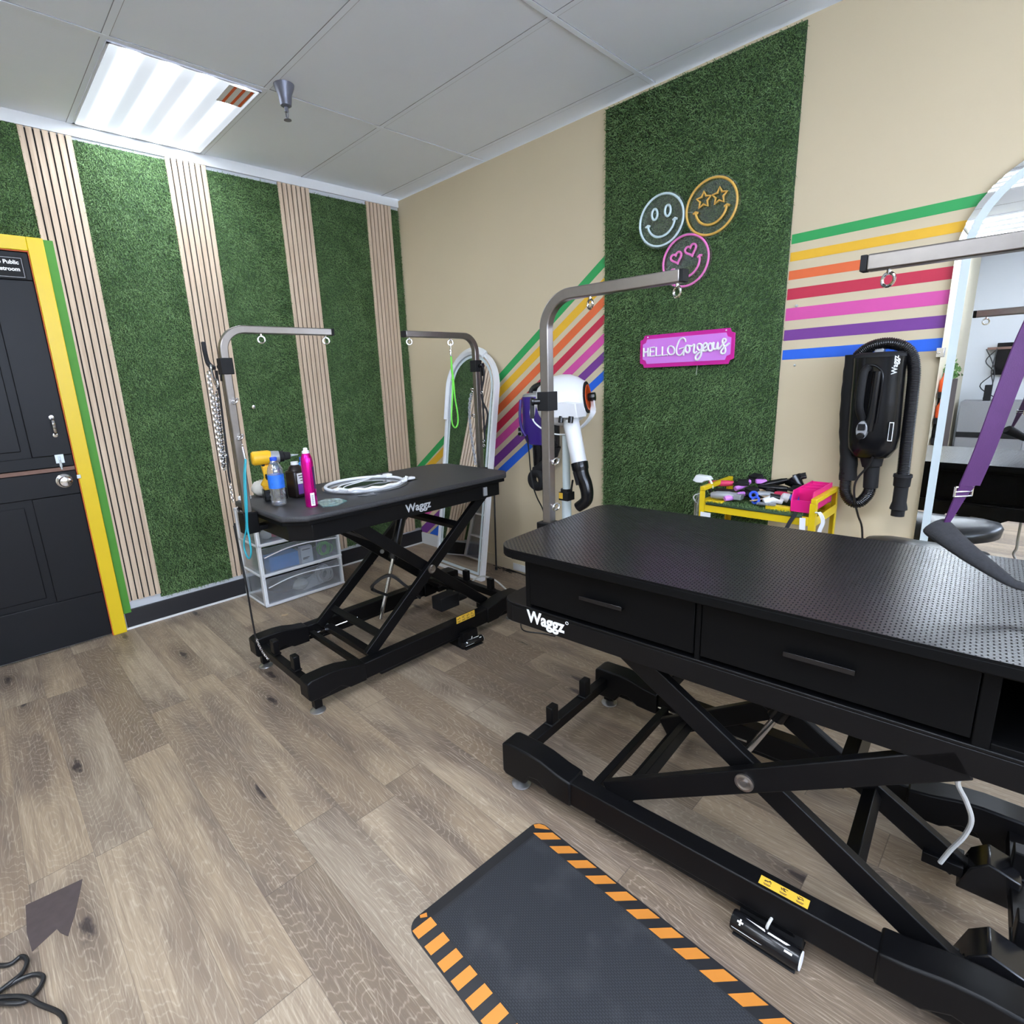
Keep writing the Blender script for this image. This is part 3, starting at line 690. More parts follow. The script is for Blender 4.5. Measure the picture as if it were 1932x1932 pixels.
# ------------------------------------------------------------------ grooming arms
def arm(T, lab, x, y, ztop, zbot, d, reach, r=.09, clampz=.80, sleeve=1.24, knob=(-1, 0, 0), eyes=(), eye_side=None, under=(), crank=True, w=.030):
    """square steel post clamped to a table end; d = unit direction of the horizontal arm"""
    d = Vector(d).normalized(); side = Vector((-d.y, d.x, 0))
    pts = [Vector((x, y, zbot)), Vector((x, y, ztop-r))]
    c0 = Vector((x, y, ztop-r))+d*r
    pts += [c0+(-d)*r*math.cos(math.radians(a))+Vector((0, 0, 1))*r*math.sin(math.radians(a)) for a in range(10, 91, 8)]
    pts += [Vector((x, y, ztop))+d*reach]
    t = MB().sweep(pts, [(-w/2, -w/2), (w/2, -w/2), (w/2, w/2), (-w/2, w/2)], up=side).build('grooming_arm', 'steel', T, bevel=.0035, world=True, smooth=30, label=lab)
    e = Vector((x, y, ztop))+d*(reach+.006)
    MB().box(e, (.012 if abs(d.x) > .5 else w*.98, .012 if abs(d.y) > .5 else w*.98, w*.98), 0).build('end_cap', 'black_matt', t, bevel=.001, world=True)
    q = w+.016
    MB().box((x, y, sleeve), (q, q, .062)).build('collar', 'black_matt', t, bevel=.002, world=True)
    k = Vector(knob).normalized(); a = Vector((x, y, sleeve))
    m = MB().cyl(a+k*q/2, a+k*(q/2+.022), .010, seg=12).cyl(a+k*(q/2+.022), a+k*(q/2+.030), .014, seg=12)
    m.bar([a+k*(q/2+.026)+Vector((0, 0, .012)), a+k*(q/2+.028)+Vector((0, 0, -.055))], .012, .014, up=k)
    m.build('locking_knob', 'black_gloss', t, world=True, bevel=.001)
    for z in eyes:
        es = Vector(eye_side or d); c = Vector((x, y, z))+es*(w/2+.020)
        MB().torus(c, .013, .0035, (es.y*.6, -es.x*.6, .5), 18, 8).cyl(Vector((x, y, z))+es*w/2, c-es*.012, .0045, seg=10).build('eye_bolt', 'chrome', t, world=True)
    for f in under:
        c = Vector((x, y, ztop-w/2-.022))+d*f
        MB().torus(c, .0135, .0035, tuple(d*.5+side), 18, 8).cyl(c+Vector((0, 0, .012)), c+Vector((0, 0, .022)), .0045, seg=10).build('eye_bolt', 'chrome', t, world=True)
    b = MB().box((x, y, clampz), (w+.034, w+.030, .09)); ins = Vector((x, y, clampz-.03))+d*.045
    b.box(ins, (.05 if abs(d.x) > .5 else w+.02, .05 if abs(d.y) > .5 else w+.02, .022))
    b.build('clamp_block', 'black', t, bevel=.004, world=True)
    if crank:
        c = Vector((x, y, clampz))-side*(-w/2-.015); o = side
        m = MB().cyl(Vector((x, y, clampz-.005))+o*(w/2+.015), Vector((x, y, clampz-.005))+o*(w/2+.045), .008, seg=12)
        p0 = Vector((x, y, clampz-.005))+o*(w/2+.045)
        m.tube([p0, p0+Vector((0, 0, 0))+o*.022+Vector((0, 0, .055))-d*.01], .0045, 8)
        m.build('crank_handle', 'black_gloss', t, world=True)
    return t
arm(T1, 'bent brushed steel post', 1.332, -1.845, 1.572, .755, (0, 1, 0), .465, .085, .800, 1.432, (-1, -.05, 0), (1.297, 1.155), (1, .15, 0), (.155, .44))
arm(T1, 'bent brushed steel post', 1.356, -.532, 1.572, .755, (0, -1, 0), .465, .085, .800, 1.413, (1, .1, 0), (1.283, 1.140), (-1, 0, 0), (.175, .44), crank=False)
arm(T2, 'bent brushed steel post', 2.437, -1.214, 1.588, .700, (1, .07, 0), .446, .10, .800, 1.262, (-.6, -.7, 0), (1.062, .905), (1, -.15, 0), (.165, .435), crank=False, w=.033)
arm(T2, 'bent brushed steel post', 3.900, -1.112, 1.556, .700, (-1, -.03, 0), .608, .10, .800, 1.262, (.6, -.7, 0), (), None, (.28, .568), crank=False, w=.034)
# ------------------------------------------------------------------ neon faces on the turf
def face(name_lab, cx, cz, r, mat, eyes, tilt=0, group='neon smiley faces on the grass panel'):
    t = thing('neon_face_sign', name_lab, 'sign', (cx, -.040, cz), group=group)
    ct, st_ = math.cos(math.radians(tilt)), math.sin(math.radians(tilt))
    def q(x, z, y=-.058): return (cx+(x*ct-z*st_)*r, y, cz+(x*st_+z*ct)*r)
    MB().lathe([(r*1.10, 0), (r*1.10, .005), (0, .0051)], (cx, -.044, cz), (0, -1, 0), 48).build('acrylic_disc', 'acrylic', t, world=True)
    tb = .0053*(r/.115)
    def neon(pts, closed=False, nm='neon_tube'): return MB().tube([q(*p) for p in pts], tb, 8, closed=closed).build(nm, mat, t, world=True)
    neon([(math.cos(a), math.sin(a)) for a in np.linspace(0, 2*PI, 48, endpoint=False)], True, 'neon_ring')
    neon([(.62*math.cos(a), .62*math.sin(a)-.02) for a in np.linspace(math.radians(188), math.radians(352), 22)], nm='neon_smile')
    for s in (-1, 1): neon([(s*.62+(k)*.10, -.10+.05*abs(k)*-1+.03) for k in (-1, 0, 1)], nm='neon_cheek')
    for s in (-1, 1):
        if eyes == 'oval': pts = [(s*.30+.13*math.cos(a), .30+.21*math.sin(a)) for a in np.linspace(0, 2*PI, 20, endpoint=False)]
        elif eyes == 'star':
            pts = []
            for k in range(10):
                R_ = .30 if k % 2 == 0 else .15; a = PI/2+k*PI/5; pts.append((s*.31+R_*math.cos(a), .30+R_*math.sin(a)))
        else:
            pts = [(s*.33+.0145*16*math.sin(a)**3*1.05, .30+.0145*(13*math.cos(a)-5*math.cos(2*a)-2*math.cos(3*a)-math.cos(4*a))*1.05) for a in np.linspace(0, 2*PI, 28, endpoint=False)]
        neon(pts, True, 'neon_eye')
    for a in (40, 220):
        c = q(1.04*math.cos(math.radians(a)), 1.04*math.sin(math.radians(a)), -.050)
        MB().cyl((c[0], -.006, c[2]), (c[0], -.054, c[2]), .004, seg=10).build('standoff', 'chrome', t, world=True)
    return t
M['neon_white'] = P('pale_blue_neon_tube', sr(205, 225, 230), .4, vary=.02)
M['neon_yellow'] = P('amber_neon_tube', sr(222, 175, 85), .4, vary=.02)
M['neon_pink'] = P('pink_neon_tube', sr(235, 125, 195), .4, vary=.02)
face('pale white neon smiley with oval eyes, left of the three faces', 2.192, 2.044, .113, 'neon_white', 'oval', 2)
face('yellow neon smiley with star eyes, right of the three faces', 2.434, 2.048, .115, 'neon_yellow', 'star', 0)
face('pink neon smiley with heart eyes below the other two faces', 2.322, 1.842, .112, 'neon_pink', 'heart', 17)
for a, b in (((2.30, -.03, 2.06), (2.335, -.03, 2.05)), ((2.385, -.03, 1.935), (2.392, -.03, 1.955))):
    tag(MB().tube([a, b], .0014, 5).build('sign_wire', 'grey_cord'), 'thin wire between two of the neon faces %s' % ('side by side' if a[0] < 2.35 else 'from yellow down to pink'), 'wire')
# ------------------------------------------------------------------ HELLO Gorgeous
hs = thing('wall_sign', 'magenta and orchid plaque with raised white HELLO Gorgeous lettering', 'sign', (2.323, -.028, 1.444))
def plaque(w, h, n):
    pts = []
    for sx_, sz, a0 in ((1, 1, 270), (-1, 1, 0), (-1, -1, 90), (1, -1, 180)):
        c = (sx_*w/2, sz*h/2); seq = range(7) if 1 else []
        for i in seq:
            a = math.radians(a0-90*i/6 if False else a0-i*15); pts.append((c[0]+n*math.cos(a), c[1]+n*math.sin(a)))
    return pts
def plq(w, h, n):
    out = []
    for sx_, sz in ((1, 1), (-1, 1), (-1, -1), (1, -1)):
        A = [(sx_*w/2, sz*(h/2-n)), (sx_*(w/2-n*.72), sz*(h/2-n*.72)), (sx_*(w/2-n), sz*h/2)]
        if sx_*sz < 0: A = A[::-1]
        out += A
    return out
MB().pxz([(x, z) for x, z in plq(.484, .160, .024)], -.006, 0).build('backboard', 'pink_dark', hs, bevel=.001)
MB().pxz([(x, z) for x, z in plq(.452, .122, .024)], -.0085, -.006).build('face_panel', 'pink_light', hs)
HELLO = [[(-.219, .02), (-.218, -.024)], [(-.194, .019), (-.193, -.024)], [(-.218, -.002), (-.193, -.001)], [(-.156, .019), (-.182, .019), (-.182, -.023), (-.155, -.023)], [(-.182, -.002), (-.16, -.001)],
 [(-.148, .02), (-.148, -.023), (-.12, -.023)], [(-.114, .02), (-.114, -.023), (-.085, -.022)],
 [(-.048, -.003), (-.05, -.014), (-.057, -.021), (-.066, -.023), (-.075, -.02), (-.082, -.011), (-.085, -.001), (-.083, .01), (-.077, .017), (-.068, .019), (-.058, .015), (-.051, .007), (-.048, -.003)]]
GORG = [[(.009, .033), (.005, .046), (-.006, .052), (-.02, .047), (-.03, .031), (-.037, .009), (-.037, -.012), (-.031, -.024), (-.019, -.028), (-.008, -.022), (0, -.007), (.005, .007)], [(-.023, .001), (.005, .008), (0, -.03)],
 [(.031, -.002), (.03, -.01), (.026, -.016), (.021, -.018), (.015, -.015), (.01, -.009), (.008, 0), (.009, .008), (.013, .014), (.019, .016), (.025, .013), (.029, .007), (.031, -.002)],
 [(.026, .014), (.041, .011), (.053, .018), (.051, -.013), (.058, -.022), (.067, -.015)],
 [(.092, .003), (.091, -.004), (.087, -.009), (.081, -.011), (.075, -.008), (.07, -.002), (.068, .005), (.069, .013), (.073, .018), (.079, .019), (.085, .017), (.09, .011), (.092, .003)],
 [(.091, .016), (.091, -.016), (.085, -.041), (.072, -.054), (.063, -.05), (.063, -.037), (.079, -.023), (.097, -.014)],
 [(.097, -.007), (.115, .007), (.114, .017), (.106, .02), (.097, .008), (.097, -.007), (.104, -.016), (.121, -.009)],
 [(.143, -.001), (.142, -.009), (.139, -.015), (.133, -.017), (.127, -.014), (.123, -.008), (.121, .001), (.122, .01), (.126, .016), (.131, .018), (.137, .015), (.141, .008), (.143, -.001)],
 [(.139, .012), (.148, .019), (.147, -.001), (.151, -.01), (.162, -.007), (.167, .019), (.168, -.007), (.175, -.009), (.192, .01), (.204, .023), (.201, .032), (.191, .032), (.188, .02), (.195, .005), (.204, -.015), (.202, -.029), (.192, -.033), (.184, -.027), (.186, -.016), (.203, -.001), (.221, .012)]]
m = MB()
for s in HELLO:
    m.tube([(x, -.0115, z) for x, z in s], .0044, 8)
m.build('hello_lettering', 'letter_white', hs)
m = MB()
for i, s in enumerate(GORG):
    m.tube(smoothpath([(x, -.0125, z) for x, z in s], 4) if i != 1 else [(x, -.0125, z) for x, z in s],   .0040 if i < 2 else .0048, 8)
m.build('gorgeous_lettering', 'letter_white', hs)
for s in (-1, 1): MB().lathe([(.0038, 0), (.003, .002), (0, .003)], (s*.200, -.006, .071), (0, -1, 0), 12).build('screw_cap', 'letter_white', hs)
MB().tube([(.065, .004, -.08), (.062, .003, -.125)], .0012, 5).build('hanging_wire', 'grey_cord', hs)

# ------------------------------------------------------------------ hoses
def ribbed(pts, r, pitch=.006, amp=.12, seg=16):
    pts = [Vector(p) for p in pts]; L = [0]
    for a, b in zip(pts, pts[1:]): L.append(L[-1]+(b-a).length)
    n = int(L[-1]/(pitch/4)); out = []; sc = []; j = 0
    for i in range(n+1):
        d = L[-1]*i/n
        while j < len(L)-2 and L[j+1] < d: j += 1
        f = (d-L[j])/max(1e-9, L[j+1]-L[j]); out.append(pts[j].lerp(pts[j+1], f)); sc.append(1+amp*(1 if i % 4 in (0, 1) else -1)*.5)
    return MB().tube(out, r, seg, scale=sc)
# ------------------------------------------------------------------ black wall dryer
bd = thing('pet_dryer', 'tall black pet hair dryer with ribbed hose hung on the beige wall', 'hair dryer', (3.15, 0, .99))
def hull(cx, sections, y0, y1, n=20):
    """sections: (z, half_width, depth scale, x shift)"""
    rs = []
    for z, hw, dk, sh in sections:
        ring = []
        for i in range(n):
            a = 2*PI*i/n; c, s_ = math.cos(a), math.sin(a); k = 1/((abs(c)**3.2+abs(s_)**3.2)**(1/3.2))
            ym = (y0+y1)/2; ring.append((cx+sh+hw*c*k, ym+(y1-y0)/2*dk*s_*k, z))
        rs.append(ring)
    return MB().rings(rs)
hull(3.148, [(.975, .030, .4, -.002), (.985, .060, .75, -.001), (1.02, .078, .92, 0), (1.07, .083, 1, 0), (1.20, .083, 1, -.004), (1.345, .082, 1, -.008), (1.362, .083, 1.02, -.008)], -.165, -.02).build('shell', 'black_gloss', bd, world=True, smooth=50)
hull(3.148, [(1.362, .085, 1.04, -.009), (1.372, .084, 1.02, -.009), (1.380, .070, .85, -.009), (1.381, .02, .2, -.009)], -.165, -.02).build('top_cap', 'black_matt', bd, world=True, smooth=50)
MB().bb((3.120, -.11, 1.378), (3.150, -.075, 1.398)).build('latch_tab', 'silver_grey', bd, world=True, bevel=.003)
# front dome with carrying handle
h = MB().tube(smoothpath([(3.118, -.160, 1.325), (3.114, -.196, 1.31), (3.112, -.205, 1.24), (3.112, -.200, 1.18), (3.118, -.165, 1.135)], 6), .0135, 12)
h.build('carry_handle', 'black_matt', bd, world=True)
m = MB().tube(smoothpath([(3.090, -.168, 1.20), (3.095, -.170, 1.29), (3.120, -.172, 1.330), (3.150, -.172, 1.325), (3.168, -.170, 1.28), (3.165, -.170, 1.12)], 6), .004, 8)
m.build('moulded_rib', 'black_gloss', bd, world=True)
MB().tube([(3.150, -.163, 1.31), (3.146, -.166, 1.14), (3.142, -.163, 1.09)], .016, 12).build('handle_hump', 'black_gloss', bd, world=True)
s = MB().sweep([(3.124, -.160, 1.094), (3.124, -.186, 1.094)], [(.019*math.cos(a), .036*math.sin(a)) for a in np.linspace(0, 2*PI, 24, endpoint=False)], up=(1, 0, 0), scale=[1, .94])
s = s.build('switch_plate', 'silver_grey', bd, world=True, bevel=.002)
MB().bb((3.112, -.192, 1.094), (3.136, -.184, 1.118)).build('rocker_switch', 'black_matt', s, world=True, bevel=.002)
MB().lathe([(.013, 0), (.012, .012), (0, .013)], (3.124, -.186, 1.073), (0, -1, 0), 20).build('speed_dial', 'black_gloss', s, world=True)
text('brand_lettering', 'Waggz', .024, 'letter_white', bd, wmat(bd, Matrix.Translation((3.207, -.1600, 1.298)) @ Matrix.Rotation(-PI/2, 4, 'Y') @ RB @ Matrix.Rotation(0, 4, 'X')), .0003, .0006)
MB().bb((3.206, -.1675, 1.055), (3.220, -.1645, 1.125)).build('rating_label', 'letter_white', bd, world=True)
MB().bb((3.208, -.1680, 1.058), (3.218, -.1670, 1.122)).build('rating_text', 'black_matt', bd, world=True)
MB().cyl((3.152, -.10, .985), (3.156, -.10, .945), .040, .032).cyl((3.156, -.10, .945), (3.160, -.10, .86), .026, .025).build('outlet_pipe', 'black_matt', bd, world=True, bevel=.002)
hp = smoothpath([(3.160, -.10, .875), (3.155, -.10, .835), (3.130, -.10, .797), (3.100, -.10, .797), (3.078, -.10, .83), (3.073, -.10, .88), (3.066, -.09, 1.0), (3.055, -.085, 1.2), (3.056, -.08, 1.34), (3.080, -.09, 1.385), (3.125, -.10, 1.408), (3.175, -.10, 1.408), (3.222, -.09, 1.380), (3.244, -.085, 1.32), (3.250, -.085, 1.22), (3.253, -.085, 1.05), (3.256, -.085, .92)], 6)
ribbed(hp, .0205).build('ribbed_hose', 'black_gloss', bd, world=True, smooth=80)
sl = smoothpath([(3.090-.012, -.09, .882), (3.072, -.088, .98), (3.058, -.086, 1.1), (3.052, -.085, 1.25), (3.052, -.082, 1.375)], 6)
MB().tube(sl, .031, 18, scale=[1+.035*math.sin(i*1.9) for i in range(len(sl))]).build('cloth_sleeve', 'black_matt', bd, world=True)
n = MB().lathe([(.030, 0), (.031, -.01), (.028, -.014), (.027, -.045), (.023, -.05), (.023, -.11), (.028, -.130), (.029, -.138), (.022, -.142), (.022, -.165), (.018, -.165), (.018, -.15), (0, -.149)], (3.256, -.085, .922), (0, 0, 1), 24)
n.build('nozzle', 'black_matt', bd, world=True)
MB().tube(smoothpath([(3.165, -.15, .99), (3.150, -.145, .95), (3.120, -.135, .90), (3.112, -.13, .86), (3.118, -.12, .80), (3.128, -.09, .74), (3.140, -.04, .66), (3.150, -.02, .45), (3.155, -.015, .2)], 6), .004, 8).build('power_cord', 'blk_cord', bd, world=True)
MB().bb((3.08, -.03, 1.28), (3.19, 0, 1.36)).build('wall_bracket', 'black_matt', bd, world=True)

# ------------------------------------------------------------------ purple wall dryer
pdv = thing('pet_dryer', 'purple pet hair dryer hung on the striped wall behind the white dryer', 'hair dryer', (1.42, 0, .9))
hull(1.420, [(.930, .040, .5, .01), (.940, .075, .8, .008), (.98, .090, .95, .004), (1.05, .094, 1, 0), (1.215, .092, 1, -.002), (1.228, .088, .95, -.002)], -.165, -.02).build('shell', 'purple', pdv, world=True, smooth=50)
hull(1.420, [(1.226, .090, .98, -.002), (1.238, .086, .94, 0), (1.246, .07, .8, 0), (1.247, .02, .2, 0)], -.165, -.02).build('top_cap', 'silver_grey', pdv, world=True, smooth=50)
MB().bb((1.405, -.12, 1.243), (1.435, -.09, 1.258)).build('latch_tab', 'silver_grey', pdv, world=True, bevel=.003)
ribbed(smoothpath([(1.345, -.07, 1.20), (1.37, -.075, 1.262), (1.43, -.08, 1.288), (1.50, -.08, 1.285), (1.545, -.08, 1.24), (1.55, -.08, 1.1), (1.545, -.08, .90), (1.50, -.09, .83), (1.42, -.10, .765), (1.375, -.10, .735)], 6), .022).build('ribbed_hose', 'black_gloss', pdv, world=True, smooth=80)
MB().tube([(1.55, -.085, .93), (1.52, -.09, .845), (1.41, -.11, .765)], .033, 16).build('cloth_sleeve', 'black_matt', pdv, world=True)
MB().torus((1.428, -.12, .715), .044, .028, (0, 1, 0), 28, 12).build('coiled_hose', 'black_matt', pdv, world=True)
MB().cyl((1.415, -.09, .94), (1.418, -.09, .80), .036, .034).build('outlet_pipe', 'black_gloss', pdv, world=True)
s = MB().sweep([(1.346, -.155, 1.02), (1.346, -.178, 1.02)], [(.017*math.cos(a), .034*math.sin(a)) for a in np.linspace(0, 2*PI, 24, endpoint=False)], up=(1, 0, 0)).build('switch_plate', 'silver_grey', pdv, world=True, bevel=.002)
MB().bb((1.337, -.184, 1.022), (1.355, -.177, 1.042)).build('rocker_switch', 'black_matt', s, world=True)
MB().lathe([(.010, 0), (.009, .010), (0, .011)], (1.346, -.178, 1.003), (0, -1, 0), 16).build('speed_dial', 'black_gloss', s, world=True)
MB().tube(smoothpath([(1.352, -.17, 1.21), (1.356, -.185, 1.12), (1.362, -.18, 1.04), (1.385, -.17, .99)], 5), .009, 10).build('carry_handle', 'purple', pdv, world=True)
MB().tube(smoothpath([(1.39, -.165, 1.0), (1.395, -.155, .90), (1.40, -.15, .78), (1.418, -.15, .68), (1.432, -.13, .60), (1.452, -.10, .52), (1.458, -.07, .40), (1.46, -.03, .1)], 6), .0042, 8).build('power_cord', 'blk_cord', pdv, world=True)
MB().bb((1.37, -.03, 1.10), (1.47, 0, 1.2)).build('wall_bracket', 'black_matt', pdv, world=True)

# ------------------------------------------------------------------ white stand dryer
wd = thing('stand_dryer', 'white round stand dryer with black elbow nozzle on a castered pole', 'hair dryer', (1.822, -.33, 0))
cx, cy, cz = 1.800, -.33, 1.215
axd = Vector((1, .42, .10)).normalized()
m = MB().lathe([(.0, -.140), (.04, -.137), (.085, -.118), (.115, -.080), (.130, -.035), (.134, .01), (.128, .055), (.110, .095), (.085, .128), (.080, .132)], (cx, cy, cz), axd, 40)
m.build('housing', 'white', wd, world=True, smooth=60)
ib = Vector((cx, cy, cz))+axd*.130
MB().lathe([(.082, 0), (.082, .006), (.060, .010), (.056, .004), (0, .004)], tuple(ib), axd, 30).build('intake_ring', 'black_matt', wd, world=True)
MB().lathe([(.066, 0), (.066, .003), (.058, .003), (.058, 0)], tuple(ib+axd*.008), axd, 30).build('orange_ring', 'orange', wd, world=True, label='thin orange ring on the intake')
MB().lathe([(.0, .004), (.018, .004), (.024, .030), (.022, .046), (0, .048)], tuple(ib), axd, 10).build('side_knob', 'black_gloss', wd, world=True)
MB().prism([(1.830, -.442, 1.132), (1.842, -.450, 1.210), (1.905, -.445, 1.215), (1.955, -.425, 1.205), (1.962, -.415, 1.132)], 0, .09, (-.1, 1, 0)).build('control_box', 'white', wd, world=True, bevel=.004)
for x in (1.868, 1.930): MB().cyl((x, -.425, 1.140), (x, -.432, 1.108), .013, seg=14).build('control_knob', 'black_gloss', wd, world=True)
a, b = Vector((1.874, -.36, 1.125)), Vector((1.953, -.385, .888))
MB().cyl(a, b, .043, .039, 28).cyl(a+(a-b)*.02, a, .046, .046, 28).build('air_tube', 'white', wd, world=True)
d = (b-a).normalized()
nz = smoothpath([b-d*.014, b+d*.05, Vector((1.990, -.388, .795)), Vector((2.003, -.390, .745)), Vector((1.998, -.395, .705)), Vector((1.955, -.405, .668))], 6)
sc = [1.14, 1.14, 1.12, 1.10]+[1.0-.30*i/(len(nz)-5) for i in range(len(nz)-4)]
MB().tube(nz, .039, 24, scale=sc).build('elbow_nozzle', 'black_gloss', wd, world=True)
MB().bar([b+d*.03+Vector((-.015, -.036, 0)), b+d*.10+Vector((-.012, -.034, 0))], .020, .006, up=(0, 1, 0)).build('nozzle_grip', 'black_matt', wd, world=True, bevel=.002)
# yoke, pole, clamp, five legs with casters
px, py = 1.822, -.33
m = MB().bar(smoothpath([Vector((cx, cy, cz))+axd*-.165, Vector((cx, cy, cz-.09))-axd*.165, Vector((cx, cy, cz-.16))-axd*.08, Vector((px, py, 1.035)), Vector((cx, cy, cz-.16))+axd*.09, Vector((cx, cy, cz-.09))+axd*.160, Vector((cx, cy, cz))+axd*.160], 6), .030, .007, up=(0, .2, 1))
m.build('yoke', 'white', wd, world=True)
MB().cyl((px, py, .60), (px, py, 1.03), .021, seg=18).build('upper_pole', 'frost', wd, world=True)
MB().cyl((px, py, .10), (px, py, .69), .026, seg=18).build('lower_pole', 'frost', wd, world=True)
m = MB().box((px, py, .70), (.062, .062, .045)).cyl((px, py, .72), (px, py, .74), .032, seg=16).tube([(px+.02, py-.02, .735), (px+.055, py-.03, .745), (px+.066, py-.03, .80)], .006, 8)
cl = m.build('height_clamp', 'black_matt', wd, world=True, bevel=.002)
MB().bb((px-.028, py-.0325, .688), (px-.002, py-.031, .720)).build('caution_sticker', 'label_yellow', cl, world=True)
MB().lathe([(.05, .0), (.055, .02), (.035, .05), (.03, .06)], (px, py, .07), seg=20).build('base_hub', 'black_matt', wd, world=True)
for k in range(5):
    a = math.radians(-62+72*k); e = Vector((px+.205*math.cos(a), py+.205*math.sin(a), .075))
    l = MB().bar([Vector((px, py, .095)), e], .034, .020).build('leg', 'black_gloss' if k else 'black_gloss', wd, world=True, bevel=.004)
    t_ = Vector((-math.sin(a), math.cos(a), 0))
    w_ = MB()
    for s in (-1, 1): w_.cyl(e+t_*s*.006+Vector((0, 0, -.051)), e+t_*s*.019+Vector((0, 0, -.051)), .024, seg=20)
    w_.build('caster_wheel', 'silver_grey', l, world=True)
    MB().box(e+Vector((0, 0, -.030)), (.030, .030, .030)).box(e+Vector((0, 0, -.012)), (.036, .036, .018)).build('caster_fork', 'black_gloss', l, world=True, bevel=.004)
e = Vector((px+.30*math.cos(math.radians(-62)), py, 0))
MB().prism([(1.93, -.505, .060), (1.985, -.470, .050), (1.93, -.440, .060)], 0, .02, (0, 0, 1)).build('leg_tip', 'coral', wd, world=True, label='pink tip on the caster leg')

# ------------------------------------------------------------------ leaning arched mirror
def arch_pts(w, h, n=18):
    r = w/2; return [(-r, 0)]+[(-r, h-r)]+[(-r*math.cos(PI*i/n), h-r+r*math.sin(PI*i/n)) for i in range(1, n)]+[(r, h-r), (r, 0)]
def arched_mirror(lab, origin, rz, lean, w, h, frame_mat, fw, depth, band0, band1, cat='mirror', frame=True):
    t = thing('arched_mirror', lab, cat, origin, rz)
    L_ = Matrix.Rotation(-lean, 3, 'X')      # local: x across, y depth (room side = -y), z up
    def X(x, y, z): return L_ @ Vector((x, y, z))
    o = arch_pts(w, h)
    MB().add([X(x, 0, z) for x, z in o]+[X(x, -.005, z) for x, z in o], [tuple(range(len(o))), tuple(range(2*len(o)-1, len(o)-1, -1))]+[(i, (i+1) % len(o), (i+1) % len(o)+len(o), i+len(o)) for i in range(len(o))]).build('mirror_glass', 'mirror', t, smooth=0)
    def band(name, mat, w0, w1, y0, y1, bottom=True, lab=None):
        a = arch_pts(w-2*w0, h-2*w0 if bottom else h-w0); b_ = arch_pts(w-2*w1, h-2*w1 if bottom else h-w1)
        za = w0 if bottom else 0; zb = w1 if bottom else 0
        vs = []; fs = []; n = len(a)
        for pts, dz in ((a, za), (b_, zb)):
            for y in (y0, y1): vs += [X(x, y, z+dz) for x, z in pts]
        rng = range(n) if bottom else range(n-1)
        for i in rng:
            j = (i+1) % n
            fs += [(n+i, n+j, 3*n+j, 3*n+i), (i, 2*n+i, 2*n+j, j), (i, j, n+j, n+i), (2*n+i, 3*n+i, 3*n+j, 2*n+j)]
        if not bottom: fs += [(0, n, 3*n, 2*n), (n-1, 3*n-1, 4*n-1, 2*n-1)]
        return MB().add(vs, fs).build(name, mat, t, smooth=30, label=lab)
    band('light_band', 'frost', band0, band1, -.0058, -.0052)
    if frame: band('frame', frame_mat, -fw, .004, -depth*.35, depth*.65, True, 'white frame')
    return t, X
mt, X = arched_mirror('arched white framed mirror leaning in the corner behind the back table', (.812, -.285, .014), math.radians(-2.5), .155, .485, 1.525, 'white', .014, .040, .020, .038)
m = MB()
for i in range(12):       # white foam guard still on the upper left rim
    pass
o = arch_pts(.505, 1.54)
seg_ = [(x, z-.006) for x, z in [(-.2525, 1.07)]+o[1:14]]
MB().sweep([X(x, -.012, z) for x, z in seg_], [(-.014, -.025), (.014, -.025), (.014, .025), (-.014, .025)], up=None).build('foam_guard', 'white_paint', mt, bevel=.004, label='white foam edge guard on the upper left rim')

mr, X2 = arched_mirror('tall arched frameless mirror fixed to the wall at the right edge', (3.618, -.012, .30), 0, 0, .62, 1.71, 'white', .01, .02, .019, .044, frame=False)
for z in (.60, 1.30-.30+.29,):
    pass
c = MB().bb((3.296, -.034, 1.352), (3.318, -.002, 1.385)).cyl((3.303, -.034, 1.368), (3.303, -.038, 1.368), .005, seg=10)
c.build('mirror_clip', 'chrome', mr, world=True, bevel=.001)
# ------------------------------------------------------------------ floor mat
mt_ = thing('floor_mat', 'black anti fatigue mat with orange hazard striped edges in the foreground', 'mat', (2.68, -1.58, 0), math.radians(-3.0))
def rr(x0, x1, y0, y1, r, n=6):
    pts = []
    for cx, cy, a in ((x1-r, y1-r, 0), (x0+r, y1-r, 90), (x0+r, y0+r, 180), (x1-r, y0+r, 270)):
        for i in range(n+1):
            t_ = math.radians(a+90*i/n); pts.append((cx+r*math.cos(t_), cy+r*math.sin(t_)))
    return pts
ML, MW = .93, .485
a = rr(0, ML, -MW, 0, .035); b = rr(.035, ML-.035, -MW+.055, -.055, .003); n = len(a)
vs = [(x, y, 0) for x, y in a]+[(x, y, .003) for x, y in a]+[(x, y, .0125) for x, y in b]
fs = [tuple(range(n-1, -1, -1))]+[(i, (i+1) % n, n+(i+1) % n, n+i) for i in range(n)]+[(n+i, n+(i+1) % n, 2*n+(i+1) % n, 2*n+i) for i in range(n)]+[tuple(range(2*n, 3*n))]
base = MB().add(vs, fs).build('mat_border', 'mat_edge', mt_, smooth=0)
MB().pxy([(.042, -MW+.058), (ML-.042, -MW+.058), (ML-.042, -.058), (.042, -.058)], .0125, .0132).build('mat_surface', 'mat', mt_, smooth=0)
def hz(y):    # height of the sloped border at distance from the outer edge
    d = min(-y, y+MW); return .003+min(1, d/.055)*.0095+.0006
def stripe_patch(poly):
    return [(x, y, hz(y)) for x, y in poly]
m = MB()
for i in range(14):
    x = .030+i*.0660; w_ = .034; s = .034
    x1 = min(x+w_, ML-.02)
    m.add(stripe_patch([(x+s, -.006), (x1+s, -.006), (x1, -.055), (x, -.055)]) if i < 13 else stripe_patch([(x, -.006), (x1, -.006), (x1, -.055), (x, -.055)]), [(0, 1, 2, 3)])
